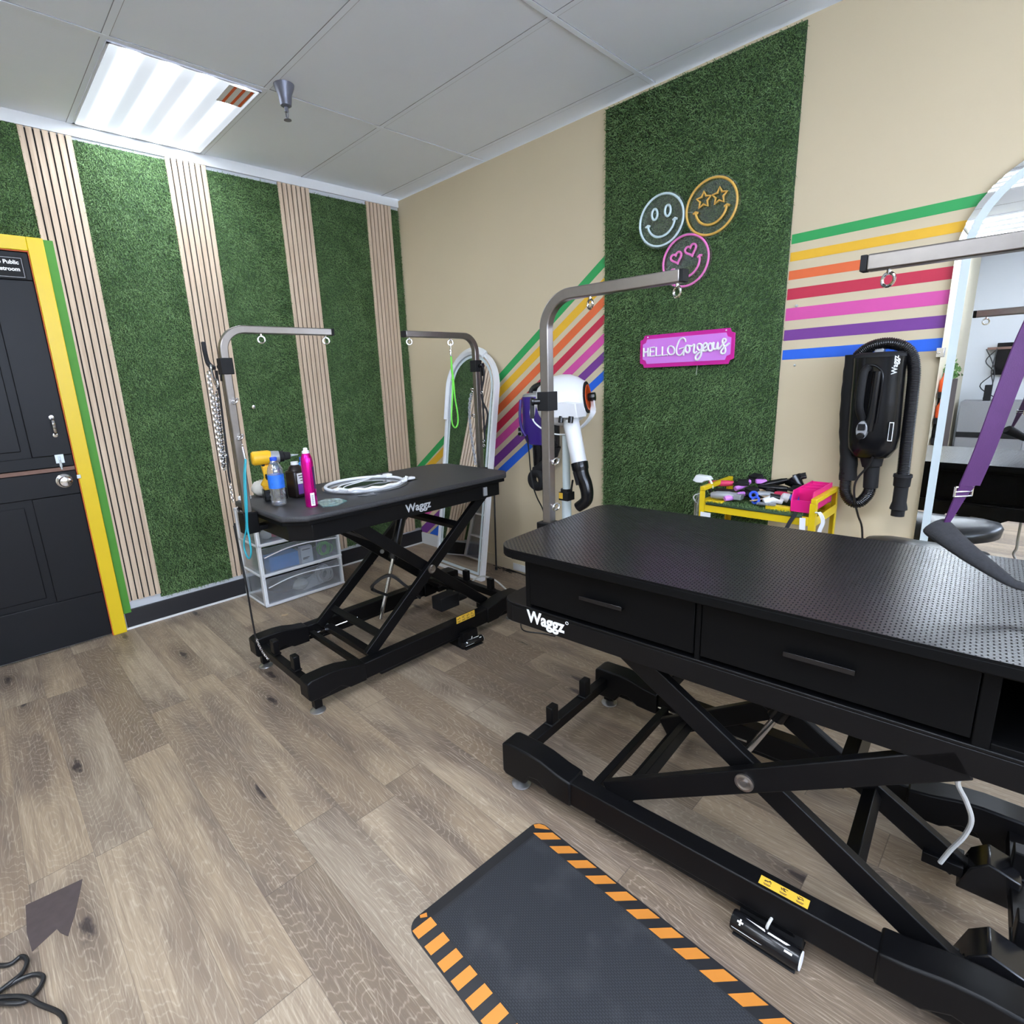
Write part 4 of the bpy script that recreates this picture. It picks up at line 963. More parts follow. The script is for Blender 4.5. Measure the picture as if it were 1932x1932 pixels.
m.add([(.006, -.028, .0075), (.014, -.012, .0060), (.030, -.004, .0050), (.052, -.004, .0050), (.020, -.036, .0105)], [(0, 1, 2, 3, 4)])
m.build('hazard_stripes', 'mat_orange', mt_, smooth=0, label='orange slanted hazard stripes')
m = MB()
for i in range(17):
    x = .026+i*.0530; m.add(stripe_patch([(x+.006, -MW+.055), (x+.034, -MW+.055), (x+.026, -MW+.004), (x-.002, -MW+.004)]), [(0, 1, 2, 3)])
m.add([(.004, -MW+.040, .0060), (.012, -MW+.056, .0085), (.024, -MW+.050, .0100), (.012, -MW+.036, .0072)], [(0, 1, 2, 3)])
m.build('hazard_stripes', 'mat_orange', mt_, smooth=0, label='orange straight hazard stripes')

# torn vinyl patch and scraps on the floor
o = MB().pxy([(1.852, -2.752), (1.868, -2.628), (1.915, -2.640), (1.985, -2.660), (2.046, -2.682), (2.020, -2.695), (2.000, -2.700), (2.012, -2.722), (2.028, -2.752), (1.955, -2.757)], 0, .0009).build('torn_floor_patch', 'dirt', smooth=0)
tag(o, 'dark torn patch in the wood plank floor at the lower left', 'floor patch')
tag(MB().pxy([(.522, -1.462), (.54, -1.472), (.556, -1.455), (.552, -1.434), (.536, -1.430)], 0, .0012).build('paper_scrap', 'tan', smooth=0), 'small pale scrap on the floor by the plastic drawers', 'scrap')
o = thing('floor_stopper', 'small black rubber stopper on the floor under the back table', 'stopper', (.14, -.61, 0))
MB().bb((.115, -.632, 0), (.165, -.588, .030)).build('block', 'black_matt', o, bevel=.006, world=True)
MB().cyl((.14, -.61, .03), (.14, -.61, .036), .012).build('screw', 'zinc', o, world=True)
ca = [(1.96, -2.86, .006), (2.03, -2.80, .006), (2.032, -2.772, .008), (2.060, -2.762, .010), (2.088, -2.772, .012), (2.100, -2.795, .014), (2.105, -2.84, .008), (2.11, -2.85, .006), (2.10, -2.80, .010), (2.110, -2.757, .010), (2.135, -2.738, .008), (2.160, -2.750, .007), (2.172, -2.775, .009), (2.150, -2.805, .014), (2.115, -2.830, .006), (2.09, -2.86, .006), (2.11, -2.83, .0135), (2.165, -2.775, .0165), (2.205, -2.750, .008), (2.255, -2.722, .006), (2.290, -2.715, .006), (2.310, -2.722, .006), (2.330, -2.75, .006), (2.345, -2.80, .006)]
tag(MB().tube(smoothpath(ca, 7), .0052, 10).build('power_cable', 'blk_cord'), 'looped black cable on the floor in the lower left corner', 'cable')
for pts, lab in (([(1.05, -.02, .006), (1.20, -.035, .006), (1.35, -.05, .006), (1.6, -.06, .006), (1.9, -.05, .006)], 'thin black cable along the wall under the purple dryer'),
                 ([(1.66, -.56, .004), (1.70, -.60, .004), (1.78, -.66, .004), (1.88, -.62, .004), (1.95, -.60, .004)], 'thin brown cable on the floor left of the pet dryer caster')):
    tag(MB().tube(smoothpath(pts, 5), .0035, 7).build('floor_cable', 'blk_cord'), lab, 'cable')
tag(MB().tube(smoothpath([(1.16, -.52, .03), (1.20, -.50, .10), (1.26, -.47, .135), (1.34, -.44, .12), (1.42, -.42, .07), (1.50, -.40, .010), (1.70, -.36, .006), (1.9, -.34, .006)], 6), .005, 8).build('white_cable', 'grey_cord'), 'white cable arching over the far foot of the back table', 'cable')
rd = thing('rod', 'thin black rod leaning on the beige wall right of the leaning mirror', 'rod', (.975, -.06, 0))
MB().cyl((.978, -.075, .002), (.93, -.012, .80), .006, seg=10).build('shaft', 'blk_cord', rd, world=True)
MB().cyl((.978, -.075, .0), (.9768, -.0734, .02), .009, seg=10).build('end_cap', 'black_matt', rd, world=True)
o = MB()
rnd = random.Random(3)
for i in range(26):
    x = rnd.uniform(.90, 1.12); y = -.012-abs(rnd.gauss(0, .025)); r = rnd.uniform(.004, .014)
    o.pxy([(x+r*1.8*math.cos(k), y+r*.5*math.sin(k)) for k in np.linspace(0, 2*PI, 6, endpoint=False)], 0, .002)
tag(o.build('floor_debris', 'black_matt', smooth=0), 'black debris on the floor along the wall beside the leaning mirror', 'debris', kind='stuff')

# ------------------------------------------------------------------ foot pedals
def pedal(lab, x, y, rz, L_, R_, guard=True):
    t = thing('foot_pedal', lab, 'foot pedal', (x, y, 0), rz)
    z = R_+.004
    m = MB().tube([(-L_/2, 0, z), (-L_/2+.004, 0, z), (L_/2-.004, 0, z), (L_/2, 0, z)], R_, 24, scale=[.93, 1, 1, .93]).build('treadle', 'black_gloss', t)
    MB().cyl((L_/2, 0, z), (L_/2+.002, 0, z), R_*.86, seg=24).build('end_disc', 'letter_white', m)
    # plus and minus marks and the white chevrons
    w = MB()
    def on(u, a): return (u, -math.sin(a)*(R_+.0006), z+math.cos(a)*(R_+.0006))
    def patch(u0, u1, a0, a1, t0=None, t1=None):
        n = 4; t0 = u0 if t0 is None else t0; t1 = u1 if t1 is None else t1
        vs = []
        for i in range(n+1):
            f = i/n; a = a0+(a1-a0)*f; vs += [on(u0+(t0-u0)*f, a), on(u1+(t1-u1)*f, a)]
        w.add(vs, [(2*i, 2*i+1, 2*i+3, 2*i+2) for i in range(n)])
    k = L_/2
    patch(-k*.80, -k*.62, .62, .78); patch(-k*.735, -k*.685, .42, .98)
    patch(k*.58, k*.80, .62, .80)
    patch(-k*.62, -k*.05, .02, .22, -k*.05, 0); patch(k*.08, k*.70, .02, .22, k*.05, k*.60)
    patch(-k*.95, 0, 1.45, 1.52, -k*.9, -.01)
    w.build('plus_minus_marks', 'letter_white', m, smooth=0)
    if guard:
        q = L_/2-.006
        MB().pxy([(-q, -.018), (q, -.018), (q, .075), (-q, .075)], .0, .004).prism([(-q, R_+.004, .004), (-q, R_+.03, .004), (-q, R_+.03, R_*2+.014), (-q, R_+.006, R_*2+.014)], 0, 2*q, (1, 0, 0)).build('guard_plate', 'black_matt', t, bevel=.001)
    MB().tube(smoothpath([(-.002, R_*.9, z+R_*.3), (0, R_*.2, z+R_*1.25), (.004, R_*.9, z+R_*1.8), (.01, R_+.03, z+R_*1.6)], 5), .0035, 8).build('cable', 'grey_cord', t)
    return t
pedal('black foot pedal with plus and minus marks beside the near table', 3.319, -1.500, math.radians(2), .150, .024)
pedal('black foot pedal beside the back table, below its yellow label', 1.690, -.955, math.radians(86), .125, .019)

# ------------------------------------------------------------------ plastic drawer tower
dt = thing('drawer_tower', 'white framed tower of clear plastic drawers under the back table', 'drawers', (.19, -1.21, 0))
X0, X1, Y0, Y1 = .022, .350, -1.485, -.938
m = MB()
for z in (.0, .196, .392, .588): m.bb((X0, Y0, z), (X1, Y1, z+.014))
for x, y in ((X0, Y0), (X0, Y1-.022), (X1-.030, Y0), (X1-.030, Y1-.022)): m.bb((x, y, 0), (x+.030, y+.022, .60))
for z in (.014, .210, .406): m.bb((X1-.012, Y0, z-.002), (X1, Y1, z+.006))
m.build('frame', 'white', dt, bevel=.003, world=True)
for y in (Y0+.004, Y1-.007): MB().bb((X0+.03, y, .014), (X1-.03, y+.003, .588)).build('side_panel', 'drawer_clear', dt, world=True)
for z in (.018, .214, .410):
    d = MB().bb((X1-.006, Y0+.016, z), (X1+.006, Y1-.016, z+.168))
    d.bb((X0+.03, Y0+.026, z+.004), (X1-.006, Y0+.029, z+.150)).bb((X0+.03, Y1-.029, z+.004), (X1-.006, Y1-.026, z+.150)).bb((X0+.03, Y0+.026, z), (X1-.006, Y1-.026, z+.004))
    d = d.build('drawer', 'drawer_clear', dt, world=True, bevel=.002)
    p = MB().tube(smoothpath([(X1+.008, Y0+.03, z+.110), (X1+.014, -1.33, z+.138), (X1+.016, -1.21, z+.146), (X1+.014, -1.09, z+.138), (X1+.008, Y1-.03, z+.125)], 5), .0035, 8)
    p.bb((X1-.004, Y0+.006, z-.006), (X1+.014, Y1-.006, z+.004)).bb((X1-.003, Y0+.008, z), (X1+.007, Y0+.018, z+.168)).bb((X1-.003, Y1-.018, z), (X1+.007, Y1-.008, z+.168))
    p.build('drawer_rim', 'white', d, world=True)
def simple(nm, mb, mat, lab, cat, group=None, **kw):
    return tag(mb.build(nm, mat, **kw), lab, cat, group)
simple('medicine_box', MB().bb((.24, -1.42, .220), (.335, -1.23, .310)), 'sky_blue', 'pale blue carton inside the middle clear drawer', 'box', bevel=.002)
b = thing('medicine_box', 'small white printed carton inside the middle clear drawer', 'box', (.32, -1.175, .220))
MB().bb((.30, -1.215, .220), (.338, -1.135, .325)).build('carton', 'label_white', b, world=True, bevel=.001)
m = MB(); 
for i, z in enumerate((.305, .25, .242)): m.bb((.3381, -1.205, z), (.3386, -1.15-.01*i, z+.006))
m.build('print', 'label_ink', b, world=True)
simple('striped_carton', MB().bb((.28, -1.232, .221), (.336, -1.217, .315)), 'grey_letter', 'grey carton between the blue box and the white box in the middle drawer', 'box')
m = MB()
for i in range(5): m.torus((.27+.008*i, -1.03+.012*math.sin(i*2), .265), .042+.006*math.sin(i*3), .0035, (1, .3*math.sin(i), .2*math.cos(i)), 22, 6)
simple('cord_coil', m, 'green_pl', 'coiled green cord inside the middle clear drawer', 'cord')
m = MB()
for i in range(7): m.torus((.25+.012*i, -1.05+.02*math.sin(i*2.1), .085+.006*i % .01), .048+.008*math.sin(i*3), .004, (1, .35*math.sin(i*1.7), .3*math.cos(i)), 22, 6)
simple('cord_coil', m, 'grey_cord', 'coiled white cord inside the bottom clear drawer', 'cord')
simple('folded_paper', MB().prism([(.20, -1.20, .026), (.33, -1.22, .030), (.33, -1.08, .045), (.22, -1.06, .10)], 0, .003, (0, 0, 1)), 'label_white', 'folded white paper in the bottom clear drawer', 'paper')
simple('cloth_bag', MB().sph((.22, -1.31, .075), .07, 14, (1, 1.5, .72)), 'black_matt', 'dark bag with green edging in the bottom clear drawer', 'bag')
simple('cloth_pouch', MB().sph((.27, -1.22, .062), .045, 12, (1, 1.3, .8)), 'cloth', 'tan pouch in the bottom clear drawer', 'pouch')
for i, (y, r, mt0, lab) in enumerate(((-1.39, .035, 'cloth', 'tan spotted toy'), (-1.34, .042, 'coral', 'red rubber toy'), (-1.25, .030, 'white', 'white ball'), (-1.17, .030, 'blue', 'blue ball'), (-1.10, .032, 'red', 'red ball'), (-1.00, .040, 'coral', 'pink and red toy'))):
    simple('toy', MB().sph((.27, y, .418+r*.9), r, 14, (1, 1.15, .9)), mt0, lab+' inside the top clear drawer', 'toy', 'toys in the top clear drawer')

# ------------------------------------------------------------------ things on the back table (top z .852)
TZ = .852
# water bottle
bx, by = 1.366, -1.722
wbt = thing('water_bottle', 'half height clear plastic water bottle with blue cap and blue label', 'bottle', (bx, by, TZ))
pr = [(0, .004), (.018, .002), (.027, .004), (.031, .012), (.030, .022), (.032, .032), (.029, .042), (.032, .052), (.029, .062), (.032, .074), (.027, .088), (.0275, .098), (.0315, .106), (.032, .150), (.028, .165), (.018, .186), (.0125, .194), (.0125, .206), (0, .206)]
MB().lathe(pr, (bx, by, TZ), seg=32).build('body', 'pet', wbt, world=True, smooth=60)
MB().lathe([(.0322, .078), (.0330, .079), (.0330, .134), (.0322, .135)], (bx, by, TZ), seg=32).build('label', 'label_blue', wbt, world=True)
MB().lathe([(.0145, .194), (.0150, .195), (.0148, .207), (.012, .209), (0, .209)], (bx, by, TZ), seg=28).build('cap', 'blue', wbt, world=True)
# magenta spray can
sx, sy = 1.500, -1.640
sc_ = thing('spray_can', 'tall metallic magenta spray can with white nozzle on the back table', 'spray can', (sx, sy, TZ))
MB().lathe([(.0, .0), (.0235, .0), (.0245, .003), (.0245, .185), (.022, .205), (.016, .222), (.0125, .226), (0, .226)], (sx, sy, TZ), seg=32).build('can', 'pink_can', sc_, world=True, smooth=50)
MB().lathe([(.0145, .222), (.0150, .226), (.0142, .234), (.0085, .236), (.0085, .244), (.006, .246), (0, .246)], (sx, sy, TZ), seg=22).build('nozzle', 'white', sc_, world=True)
def wrap(cx, cy, z0, z1, r, a0, a1, n=8):
    m = MB(); A = [math.radians(a0+(a1-a0)*i/n) for i in range(n+1)]
    return m.rings([[(cx+q*math.cos(a), cy+q*math.sin(a), z) for q, z in ((r, z0), (r+.0006, z0), (r+.0006, z1), (r, z1))] for a in A])
wrap(sx, sy, TZ+.006, TZ+.060, .0245, -30, 10).build('barcode_label', 'label_white', sc_, world=True)
m = MB()
for i in range(8): m.bb((sx+.0232, sy-.0085+.0, TZ+.014+i*.005), (sx+.0253, sy+.0, TZ+.0155+i*.005))
m.build('barcode', 'label_ink', sc_, world=True)
m = wrap(sx, sy, TZ+.075, TZ+.168, .0245, 20, 60); m.build('printed_band', 'purple_strap', sc_, world=True, label='darker printed column on the can')
# cordless drill
dx, dy = 1.215, -1.690
dl = thing('cordless_drill', 'yellow and black cordless drill standing on its battery on the back table', 'drill', (dx, dy, TZ))
u = Vector((.22, .975, 0)).normalized(); v = Vector((-u.y, u.x, 0))
def D(a, z, s=0): return Vector((dx, dy, TZ))+u*a+v*s+Vector((0, 0, z))
MB().bar([D(-.035, .026), D(.062, .026)], .070, .052, scale=[1, 1]).build('battery', 'black_gloss', dl, world=True, bevel=.006)
MB().bar([D(-.02, .06), D(-.002, .10), D(-.006, .16)], .034, .046, up=tuple(u), scale=[1.0, .85, .95]).build('grip', 'drill_yellow', dl, world=True, bevel=.006)
MB().bar([D(.008, .07), D(.018, .105), D(.018, .135)], .020, .014, up=tuple(u)).build('trigger', 'black_matt', dl, world=True, bevel=.003)
g_ = MB().tube([D(-.062, .192), D(-.055, .192), D(.005, .192), D(.012, .190)], .031, 20, scale=[.8, 1, 1, .92]).build('motor_housing', 'drill_yellow', dl, world=True)
MB().tube([D(.012, .190), D(.030, .190), D(.052, .190)], .028, 20, scale=[1, 1, .9]).build('gearbox', 'silver_grey', dl, world=True)
MB().tube([D(.052, .190), D(.070, .190), D(.074, .190), D(.100, .190)], .024, 20, scale=[1, 1, .8, .62]).build('chuck', 'black_matt', dl, world=True, bevel=.001)
MB().tube([D(.100, .190), D(.110, .190), D(.135, .190)], .008, 12, scale=[1, .6, .35]).build('drill_bit', 'zinc', dl, world=True)
MB().bb((0, 0, 0), (0, 0, 0)) if False else None
v_ = MB()
for k in range(4): v_.bar([D(-.050+k*.009, .200, .028), D(-.050+k*.009, .200, .0325)], .004, .022)
v_.build('vents', 'black_matt', dl, world=True)
MB().bar([D(-.018, .052), D(-.012, .085), D(-.014, .12), D(-.020, .165)], .030, .012, up=tuple(u)).build('rubber_overmould', 'black_matt', dl, world=True, bevel=.003)
MB().bar([D(-.030, .056), D(.050, .056)], .060, .012).build('battery_collar', 'drill_yellow', dl, world=True, bevel=.003)
# dark brown bottle
kx, ky = 1.255, -1.585
kb = thing('peroxide_bottle', 'dark brown square bottle with white and purple label behind the water bottle', 'bottle', (kx, ky, TZ))
MB().box((kx, ky, TZ+.062), (.070, .070, .124), math.radians(12)).build('body', 'brown_black', kb, world=True, bevel=.009)
MB().lathe([(.034, 0), (.026, .016), (.014, .026), (.014, .030), (0, .030)], (kx, ky, TZ+.124), seg=20).build('shoulder', 'brown_black', kb, world=True)
MB().lathe([(.0165, 0), (.017, .001), (.0165, .014), (0, .0145)], (kx, ky, TZ+.148), seg=20).build('cap', 'white', kb, world=True)
R12 = Matrix.Rotation(math.radians(12), 3, 'Z')
m = MB().box(Vector((kx, ky, TZ+.088))+R12 @ Vector((.0355, .004, 0)), (.0008, .050, .048), math.radians(12)); m.build('label_top', 'label_white', kb, world=True)
m = MB().box(Vector((kx, ky, TZ+.040))+R12 @ Vector((.0355, .004, 0)), (.0008, .050, .046), math.radians(12)); m.build('label_bottom', 'label_purple', kb, world=True)
m = MB()
for i in range(3): m.box(Vector((kx, ky, TZ+.102-.012*i))+R12 @ Vector((.0362, .004, 0)), (.0006, .036-.008*i, .004), math.radians(12))
m.build('label_print', 'label_ink', kb, world=True)
# blue pump bottle behind
o = thing('blue_bottle', 'blue plastic bottle hidden behind the dark brown bottle', 'bottle', (1.16, -1.50, TZ))
MB().lathe([(0, 0), (.036, 0), (.038, .01), (.038, .10), (.030, .13), (.014, .145), (0, .145)], (1.16, -1.50, TZ), seg=24).build('body', 'sky_blue', o, world=True)
MB().lathe([(.016, .145), (.016, .165), (0, .165)], (1.16, -1.50, TZ), seg=18).build('cap', 'blue', o, world=True)
# crumpled cloth and lid
rnd = random.Random(9); m = MB().sph((1.085, -1.685, TZ+.036), .040, 20, (1.0, 1.05, .9))
m.v = [(x+rnd.uniform(-.004, .004), y+rnd.uniform(-.004, .004), z+rnd.uniform(-.003, .006) if z > TZ+.01 else z) for x, y, z in m.v]
simple('crumpled_cloth', m, 'cloth', 'crumpled off white cloth behind the steel arm on the back table', 'cloth', smooth=80)
simple('jar_lid', MB().lathe([(0, 0), (.028, 0), (.029, .004), (.028, .013), (.025, .015), (0, .015)], (1.088, -1.765, TZ), seg=28), 'white', 'white round lid at the left corner of the back table', 'lid')
# clear teal-edged acrylic piece
p = thing('acrylic_piece', 'small clear acrylic piece with teal edge beside the spray can', 'acrylic piece', (1.52, -1.54, TZ))
MB().pxy([(1.455, -1.60), (1.555, -1.62), (1.59, -1.575), (1.545, -1.50), (1.47, -1.50), (1.43, -1.54)], TZ, TZ+.004).build('plate', 'teal_acr', p, world=True)
MB().tube(smoothpath([(1.47, -1.585, TZ+.006), (1.50, -1.545, TZ+.006), (1.545, -1.548, TZ+.006), (1.55, -1.59, TZ+.006)], 5), .003, 6).build('tube_stub', 'pet', p, world=True)
# unlit neon ring lying on clear acrylic
rx, ry = 1.300, -1.262
nr = thing('neon_ring_sign', 'white neon ring on clear acrylic lying flat on the back table', 'sign', (rx, ry, TZ))
MB().lathe([(0, 0), (.208, 0), (.208, .005), (0, .005)], (rx, ry, TZ), seg=56).build('acrylic_backing', 'acrylic', nr, world=True)
ring = [(rx+.180*math.cos(a), ry+.205*math.sin(a)*.93, TZ+.012) for a in np.linspace(0, 2*PI, 60, endpoint=False)]
MB().tube(ring, .0075, 10, closed=True).build('neon_ring', 'white', nr, world=True)
cur = []
for k in range(7):
    a0 = math.radians(-70+k*22); c = (rx+.188*math.cos(a0), ry+.188*math.sin(a0)); cur += [(c[0]+.010*math.cos(a0+t_), c[1]+.024*math.sin(a0+t_), TZ+.022+.002*math.sin(t_)) for t_ in (-1.2, -.4, .4, 1.2)]
MB().tube(smoothpath(cur, 3), .0075, 8).build('neon_scallops', 'white', nr, world=True)
MB().tube(smoothpath([(rx+.05, ry-.19, TZ+.018), (rx-.02, ry-.12, TZ+.020), (rx-.05, ry-.05, TZ+.019), (rx-.06, ry+.04, TZ+.022), (rx-.08, ry+.10, TZ+.022), (rx-.04, ry+.15, TZ+.02), (rx-.09, ry+.13, TZ+.024), (rx-.04, ry+.02, TZ+.020), (rx+.0, ry-.10, TZ+.018), (rx+.08, ry-.17, TZ+.02)], 6), .0028, 7).build('lead_cable', 'white', nr, world=True)
for a_, b_ in (((rx+.05, ry+.19, TZ+.006), (rx+.085, ry+.245, TZ+.018)), ((rx-.10, ry+.165, TZ+.006), (rx-.06, ry+.205, TZ+.026))): MB().bb(a_, b_).build('connector', 'white', nr, bevel=.004, world=True)
MB().pxy([(rx+.19, ry-.16), (rx+.235, ry-.14), (rx+.245, ry-.09), (rx+.20, ry-.08)], TZ, TZ+.005).pxy([(rx+.05, ry+.20), (rx+.09, ry+.20), (rx+.085, ry+.265), (rx+.06, ry+.265)], TZ, TZ+.005).build('acrylic_tab', 'acrylic', nr, world=True)
# ------------------------------------------------------------------ yellow cart
ct = thing('utility_cart', 'yellow metal cart lined with artificial grass and full of grooming tools', 'cart', (2.823, -.235, 0))
CX0, CX1, CY0, CY1, CT = 2.597, 3.050, -.385, -.085, .850
for x in (CX0, CX1):
    for y in (CY0, CY1):
        s, q = (1 if x == CX0 else -1), (1 if y == CY0 else -1)
        MB().pxy([(x, y), (x+s*.022, y), (x+s*.022, y+q*.003), (x+s*.003, y+q*.003), (x+s*.003, y+q*.022), (x, y+q*.022)], .055, CT-.0185).build('post', 'yellow', ct, world=True)
        MB().cyl((x+s*.012-.01, y+q*.012, .028), (x+s*.012+.01, y+q*.012, .028), .028, seg=18).box((x+s*.012, y+q*.012, .052), (.02, .02, .02)).build('caster', 'black_matt', ct, world=True)
for x, s in ((CX0, 1), (CX1, -1)):
    MB().bb((x, CY0, CT-.018), (x+s*.020, CY1, CT)).build('end_handle', 'yellow', ct, world=True, bevel=.002)
for z in (.742, .42, .10):
    m = MB().bb((CX0+.003, CY0+.003, z), (CX1-.003, CY1-.003, z+.003))
    q = .0035; m.bb((CX0+.0225, CY0+.0002, z), (CX1-.0225, CY0+.003, z+.036)).bb((CX0+.0225, CY1-.003, z), (CX1-.0225, CY1-.0002, z+.036)).bb((CX0+.0002, CY0+.0225, z), (CX0+.003, CY1-.0225, z+.036)).bb((CX1-.003, CY0+.0225, z), (CX1-.0002, CY1-.0225, z+.036))
    m.build('tray', 'yellow', ct, world=True, bevel=.001)
g = turf_mesh('grass_lining', (CX0+.03, CY0-.004, .772), (1, 0, 0), (0, 1, 0), (0, 0, 1), CX1-CX0-.075, .285, 30000, L=.013, wid=.0018, droop=0, label='green artificial grass tray liner', cat=None, back=.010)
g.parent = ct; g.matrix_parent_inverse = Matrix.Translation(ct.location).inverted()
for a_, b_ in (((2.60, -.37, .760), (2.69, -.15, .790)), ((2.86, -.36, .774), (2.955, -.33, .800))): MB().bb(a_, b_).build('inner_tray', 'yellow', ct, world=True, bevel=.003)
CZ = .786
def item(nm, lab, cat, x, y, z=CZ): return thing(nm, lab, cat, (x, y, z), group=None)
def brush(nm, lab, x, y, ang, L_, hw, mat_h, mat_b, z=CZ+.012, tilt=0.0, cat='brush'):
    t = thing(nm, lab, cat, (x, y, z)); d = Vector((math.cos(ang), math.sin(ang), tilt)).normalized(); p = Vector((x, y, z)); L_ *= 1.12; hw *= 1.15
    pts = [p-d*L_*.5, p-d*L_*.3, p, p+d*L_*.12]
    MB().tube(pts, .0140, 12, scale=[.75, 1.05, .95, .7]).build('handle', mat_h, t, world=True)
    MB().bar([p+d*L_*.10, p+d*L_*.20, p+d*L_*.5], hw, .014, scale=[.6, 1, 1]).build('head', mat_b, t, world=True, bevel=.004)
    MB().bar([p+d*L_*.22+Vector((0, 0, .010)), p+d*L_*.48+Vector((0, 0, .010))], hw*.8, .012).build('bristle_pad', 'black_matt', t, world=True)
    return t
brush('slicker_brush', 'coral pink handled brush lying at the left back of the cart', 2.645, -.20, .30, .15, .05, 'coral', 'black_matt', z=.838, tilt=.05)
brush('slicker_brush', 'black and orchid brush standing up behind the pink brush in the cart', 2.712, -.165, 1.1, .12, .055, 'orchid', 'black_matt', z=.842, tilt=.35)
brush('deshedding_tool', 'black tool with orchid grip at the front of the cart beside the clipper', 2.738, -.30, .9, .13, .05, 'orchid', 'black_matt', z=.815, tilt=.20)
cp = thing('clipper', 'grey and black pet clipper lying at the front left of the cart', 'clipper', (2.685, -.33, .792))
MB().tube([(2.63, -.345, .808), (2.655, -.34, .810), (2.70, -.33, .812), (2.735, -.325, .812)], .018, 16, scale=[.7, 1, 1, .8]).build('body', 'silver_grey', cp, world=True)
MB().bb((2.725, -.345, .800), (2.755, -.305, .822)).build('blade', 'zinc', cp, world=True, bevel=.002)
MB().tube(smoothpath([(2.64, -.35, .81), (2.615, -.33, .83), (2.60, -.29, .81), (2.64, -.27, .80), (2.68, -.28, .805)], 5), .004, 8).build('cord', 'blk_cord', cp, world=True)
hr = thing('hand_tool_tray', 'stack of dark clipper blades at the left of the cart', 'clipper blades', (2.645, -.28, CZ))
for i in range(3): MB().box((2.645+.004*i, -.285+.01*i, .797+.010*i), (.075, .045, .008), .1*i).build('blade_plate', 'silver_grey' if i == 1 else 'black_matt', hr, world=True, bevel=.001)
tb = thing('wooden_brush', 'tan wooden backed brush lying in the middle of the cart', 'brush', (2.78, -.19, .81))
MB().bar([(2.742, -.23, .818), (2.79, -.19, .824), (2.835, -.155, .824)], .035, .014, scale=[.6, 1, 1]).build('back', 'tan', tb, world=True, bevel=.004)
MB().box((2.765, -.15, .852), (.045, .03, .018), .5).build('rubber_tip', 'orchid', tb, world=True, bevel=.005)
brush('long_brush', 'long black handled brush leaning at the back of the cart', 2.845, -.135, .28, .17, .032, 'black_gloss', 'black_gloss', z=.858, tilt=.30)
brush('long_comb_brush', 'long black brush with green end across the back of the cart', 2.865, -.19, .10, .16, .026, 'black_gloss', 'black_matt', z=.838, tilt=.02)
brush('nail_file_tool', 'black tool lying crosswise under the orchid brushes in the cart', 2.775, -.275, 2.6, .12, .026, 'black_gloss', 'black_matt', z=.808)
brush('dematting_rake', 'dark grey rake lying behind the blue shears in the cart', 2.835, -.245, .5, .12, .030, 'silver_grey', 'black_matt', z=.818)
brush('nail_clipper', 'small coral handled clipper beside the squeeze bottle in the cart', 2.865, -.235, 2.9, .09, .022, 'coral', 'black_gloss', z=.822)
brush('flat_brush', 'black flat brush standing against the pink caddy in the cart', 2.925, -.225, 1.3, .12, .030, 'black_matt', 'black_matt', z=.822, tilt=.12)
simple('green_cap_block', MB().box((2.958, -.18, .838), (.038, .030, .022), .1), 'green_pl', 'bright green block beside the pink caddy in the cart', 'block', bevel=.004)
f = thing('funnel_cup', 'black funnel shaped dryer nozzle at the back right of the cart', 'nozzle', (2.90, -.12, .83))
MB().lathe([(.0, -.006), (.016, -.004), (.022, .02), (.038, .055), (.036, .055), (.018, .018), (0, .0)], (2.925, -.135, .835), (-.55, .1, .5), 24).build('cone', 'black_gloss', f, world=True)
for x, y, r, lab in ((2.800, -.325, .022, 'blue plastic scissor handle left of the small bottle in the cart'), (2.945, -.290, .020, 'blue plastic scissor handle right of the small bottle in the cart')):
    t = thing('shears', lab, 'shears', (x, y, .795))
    m = MB().torus((x, y, .826), r*.6, .0055, (.3, -1, .5), 18, 8).torus((x+.014, y-.012, .808), r*.6, .0055, (-.2, -1, .6), 18, 8)
    m.build('finger_loops', 'blue', t, world=True)
    MB().bar([(x, y, .812), (x+.045, y+.03, .800)], .012, .003).bar([(x+.01, y-.006, .805), (x+.05, y+.015, .797)], .012, .003).build('blades', 'chrome', t, world=True)
t = thing('squeeze_bottle', 'small clear squeeze bottle with frosted cap lying in the cart', 'bottle', (2.905, -.285, .80))
MB().lathe([(0, 0), (.018, .002), (.020, .01), (.020, .055), (.014, .066), (0, .066)], (2.915, -.280, .820), (.75, .25, -.25), 20).build('body', 'pet', t, world=True)
MB().lathe([(0, -.024), (.010, -.022), (.016, -.018), (.019, .0), (.019, .006), (0, .006)], (2.915, -.280, .820), (.75, .25, -.25), 20).build('cap', 'white', t, world=True)
t = thing('pet_clipper', 'black and white clipper lying in front of the small bottle in the cart', 'clipper', (2.875, -.31, .80))
MB().tube([(2.845, -.335, .806), (2.87, -.315, .818), (2.905, -.30, .808)], .018, 14, scale=[.7, 1, .8]).build('body', 'white', t, world=True)
MB().tube([(2.862, -.320, .826), (2.895, -.305, .822)], .014, 12).build('grip', 'black_gloss', t, world=True)
t = thing('shears', 'rose gold scissors lying in the middle front of the cart', 'scissors', (2.85, -.35, .795))
MB().torus((2.828, -.30, .815), .010, .003, (0, -.3, 1), 16, 6).torus((2.848, -.285, .816), .010, .003, (0, -.3, 1), 16, 6).bar([(2.835, -.31, .812), (2.80, -.36, .808)], .009, .003).bar([(2.842, -.30, .814), (2.81, -.362, .810)], .009, .003).build('scissor_frame', 'tan', t, world=True)
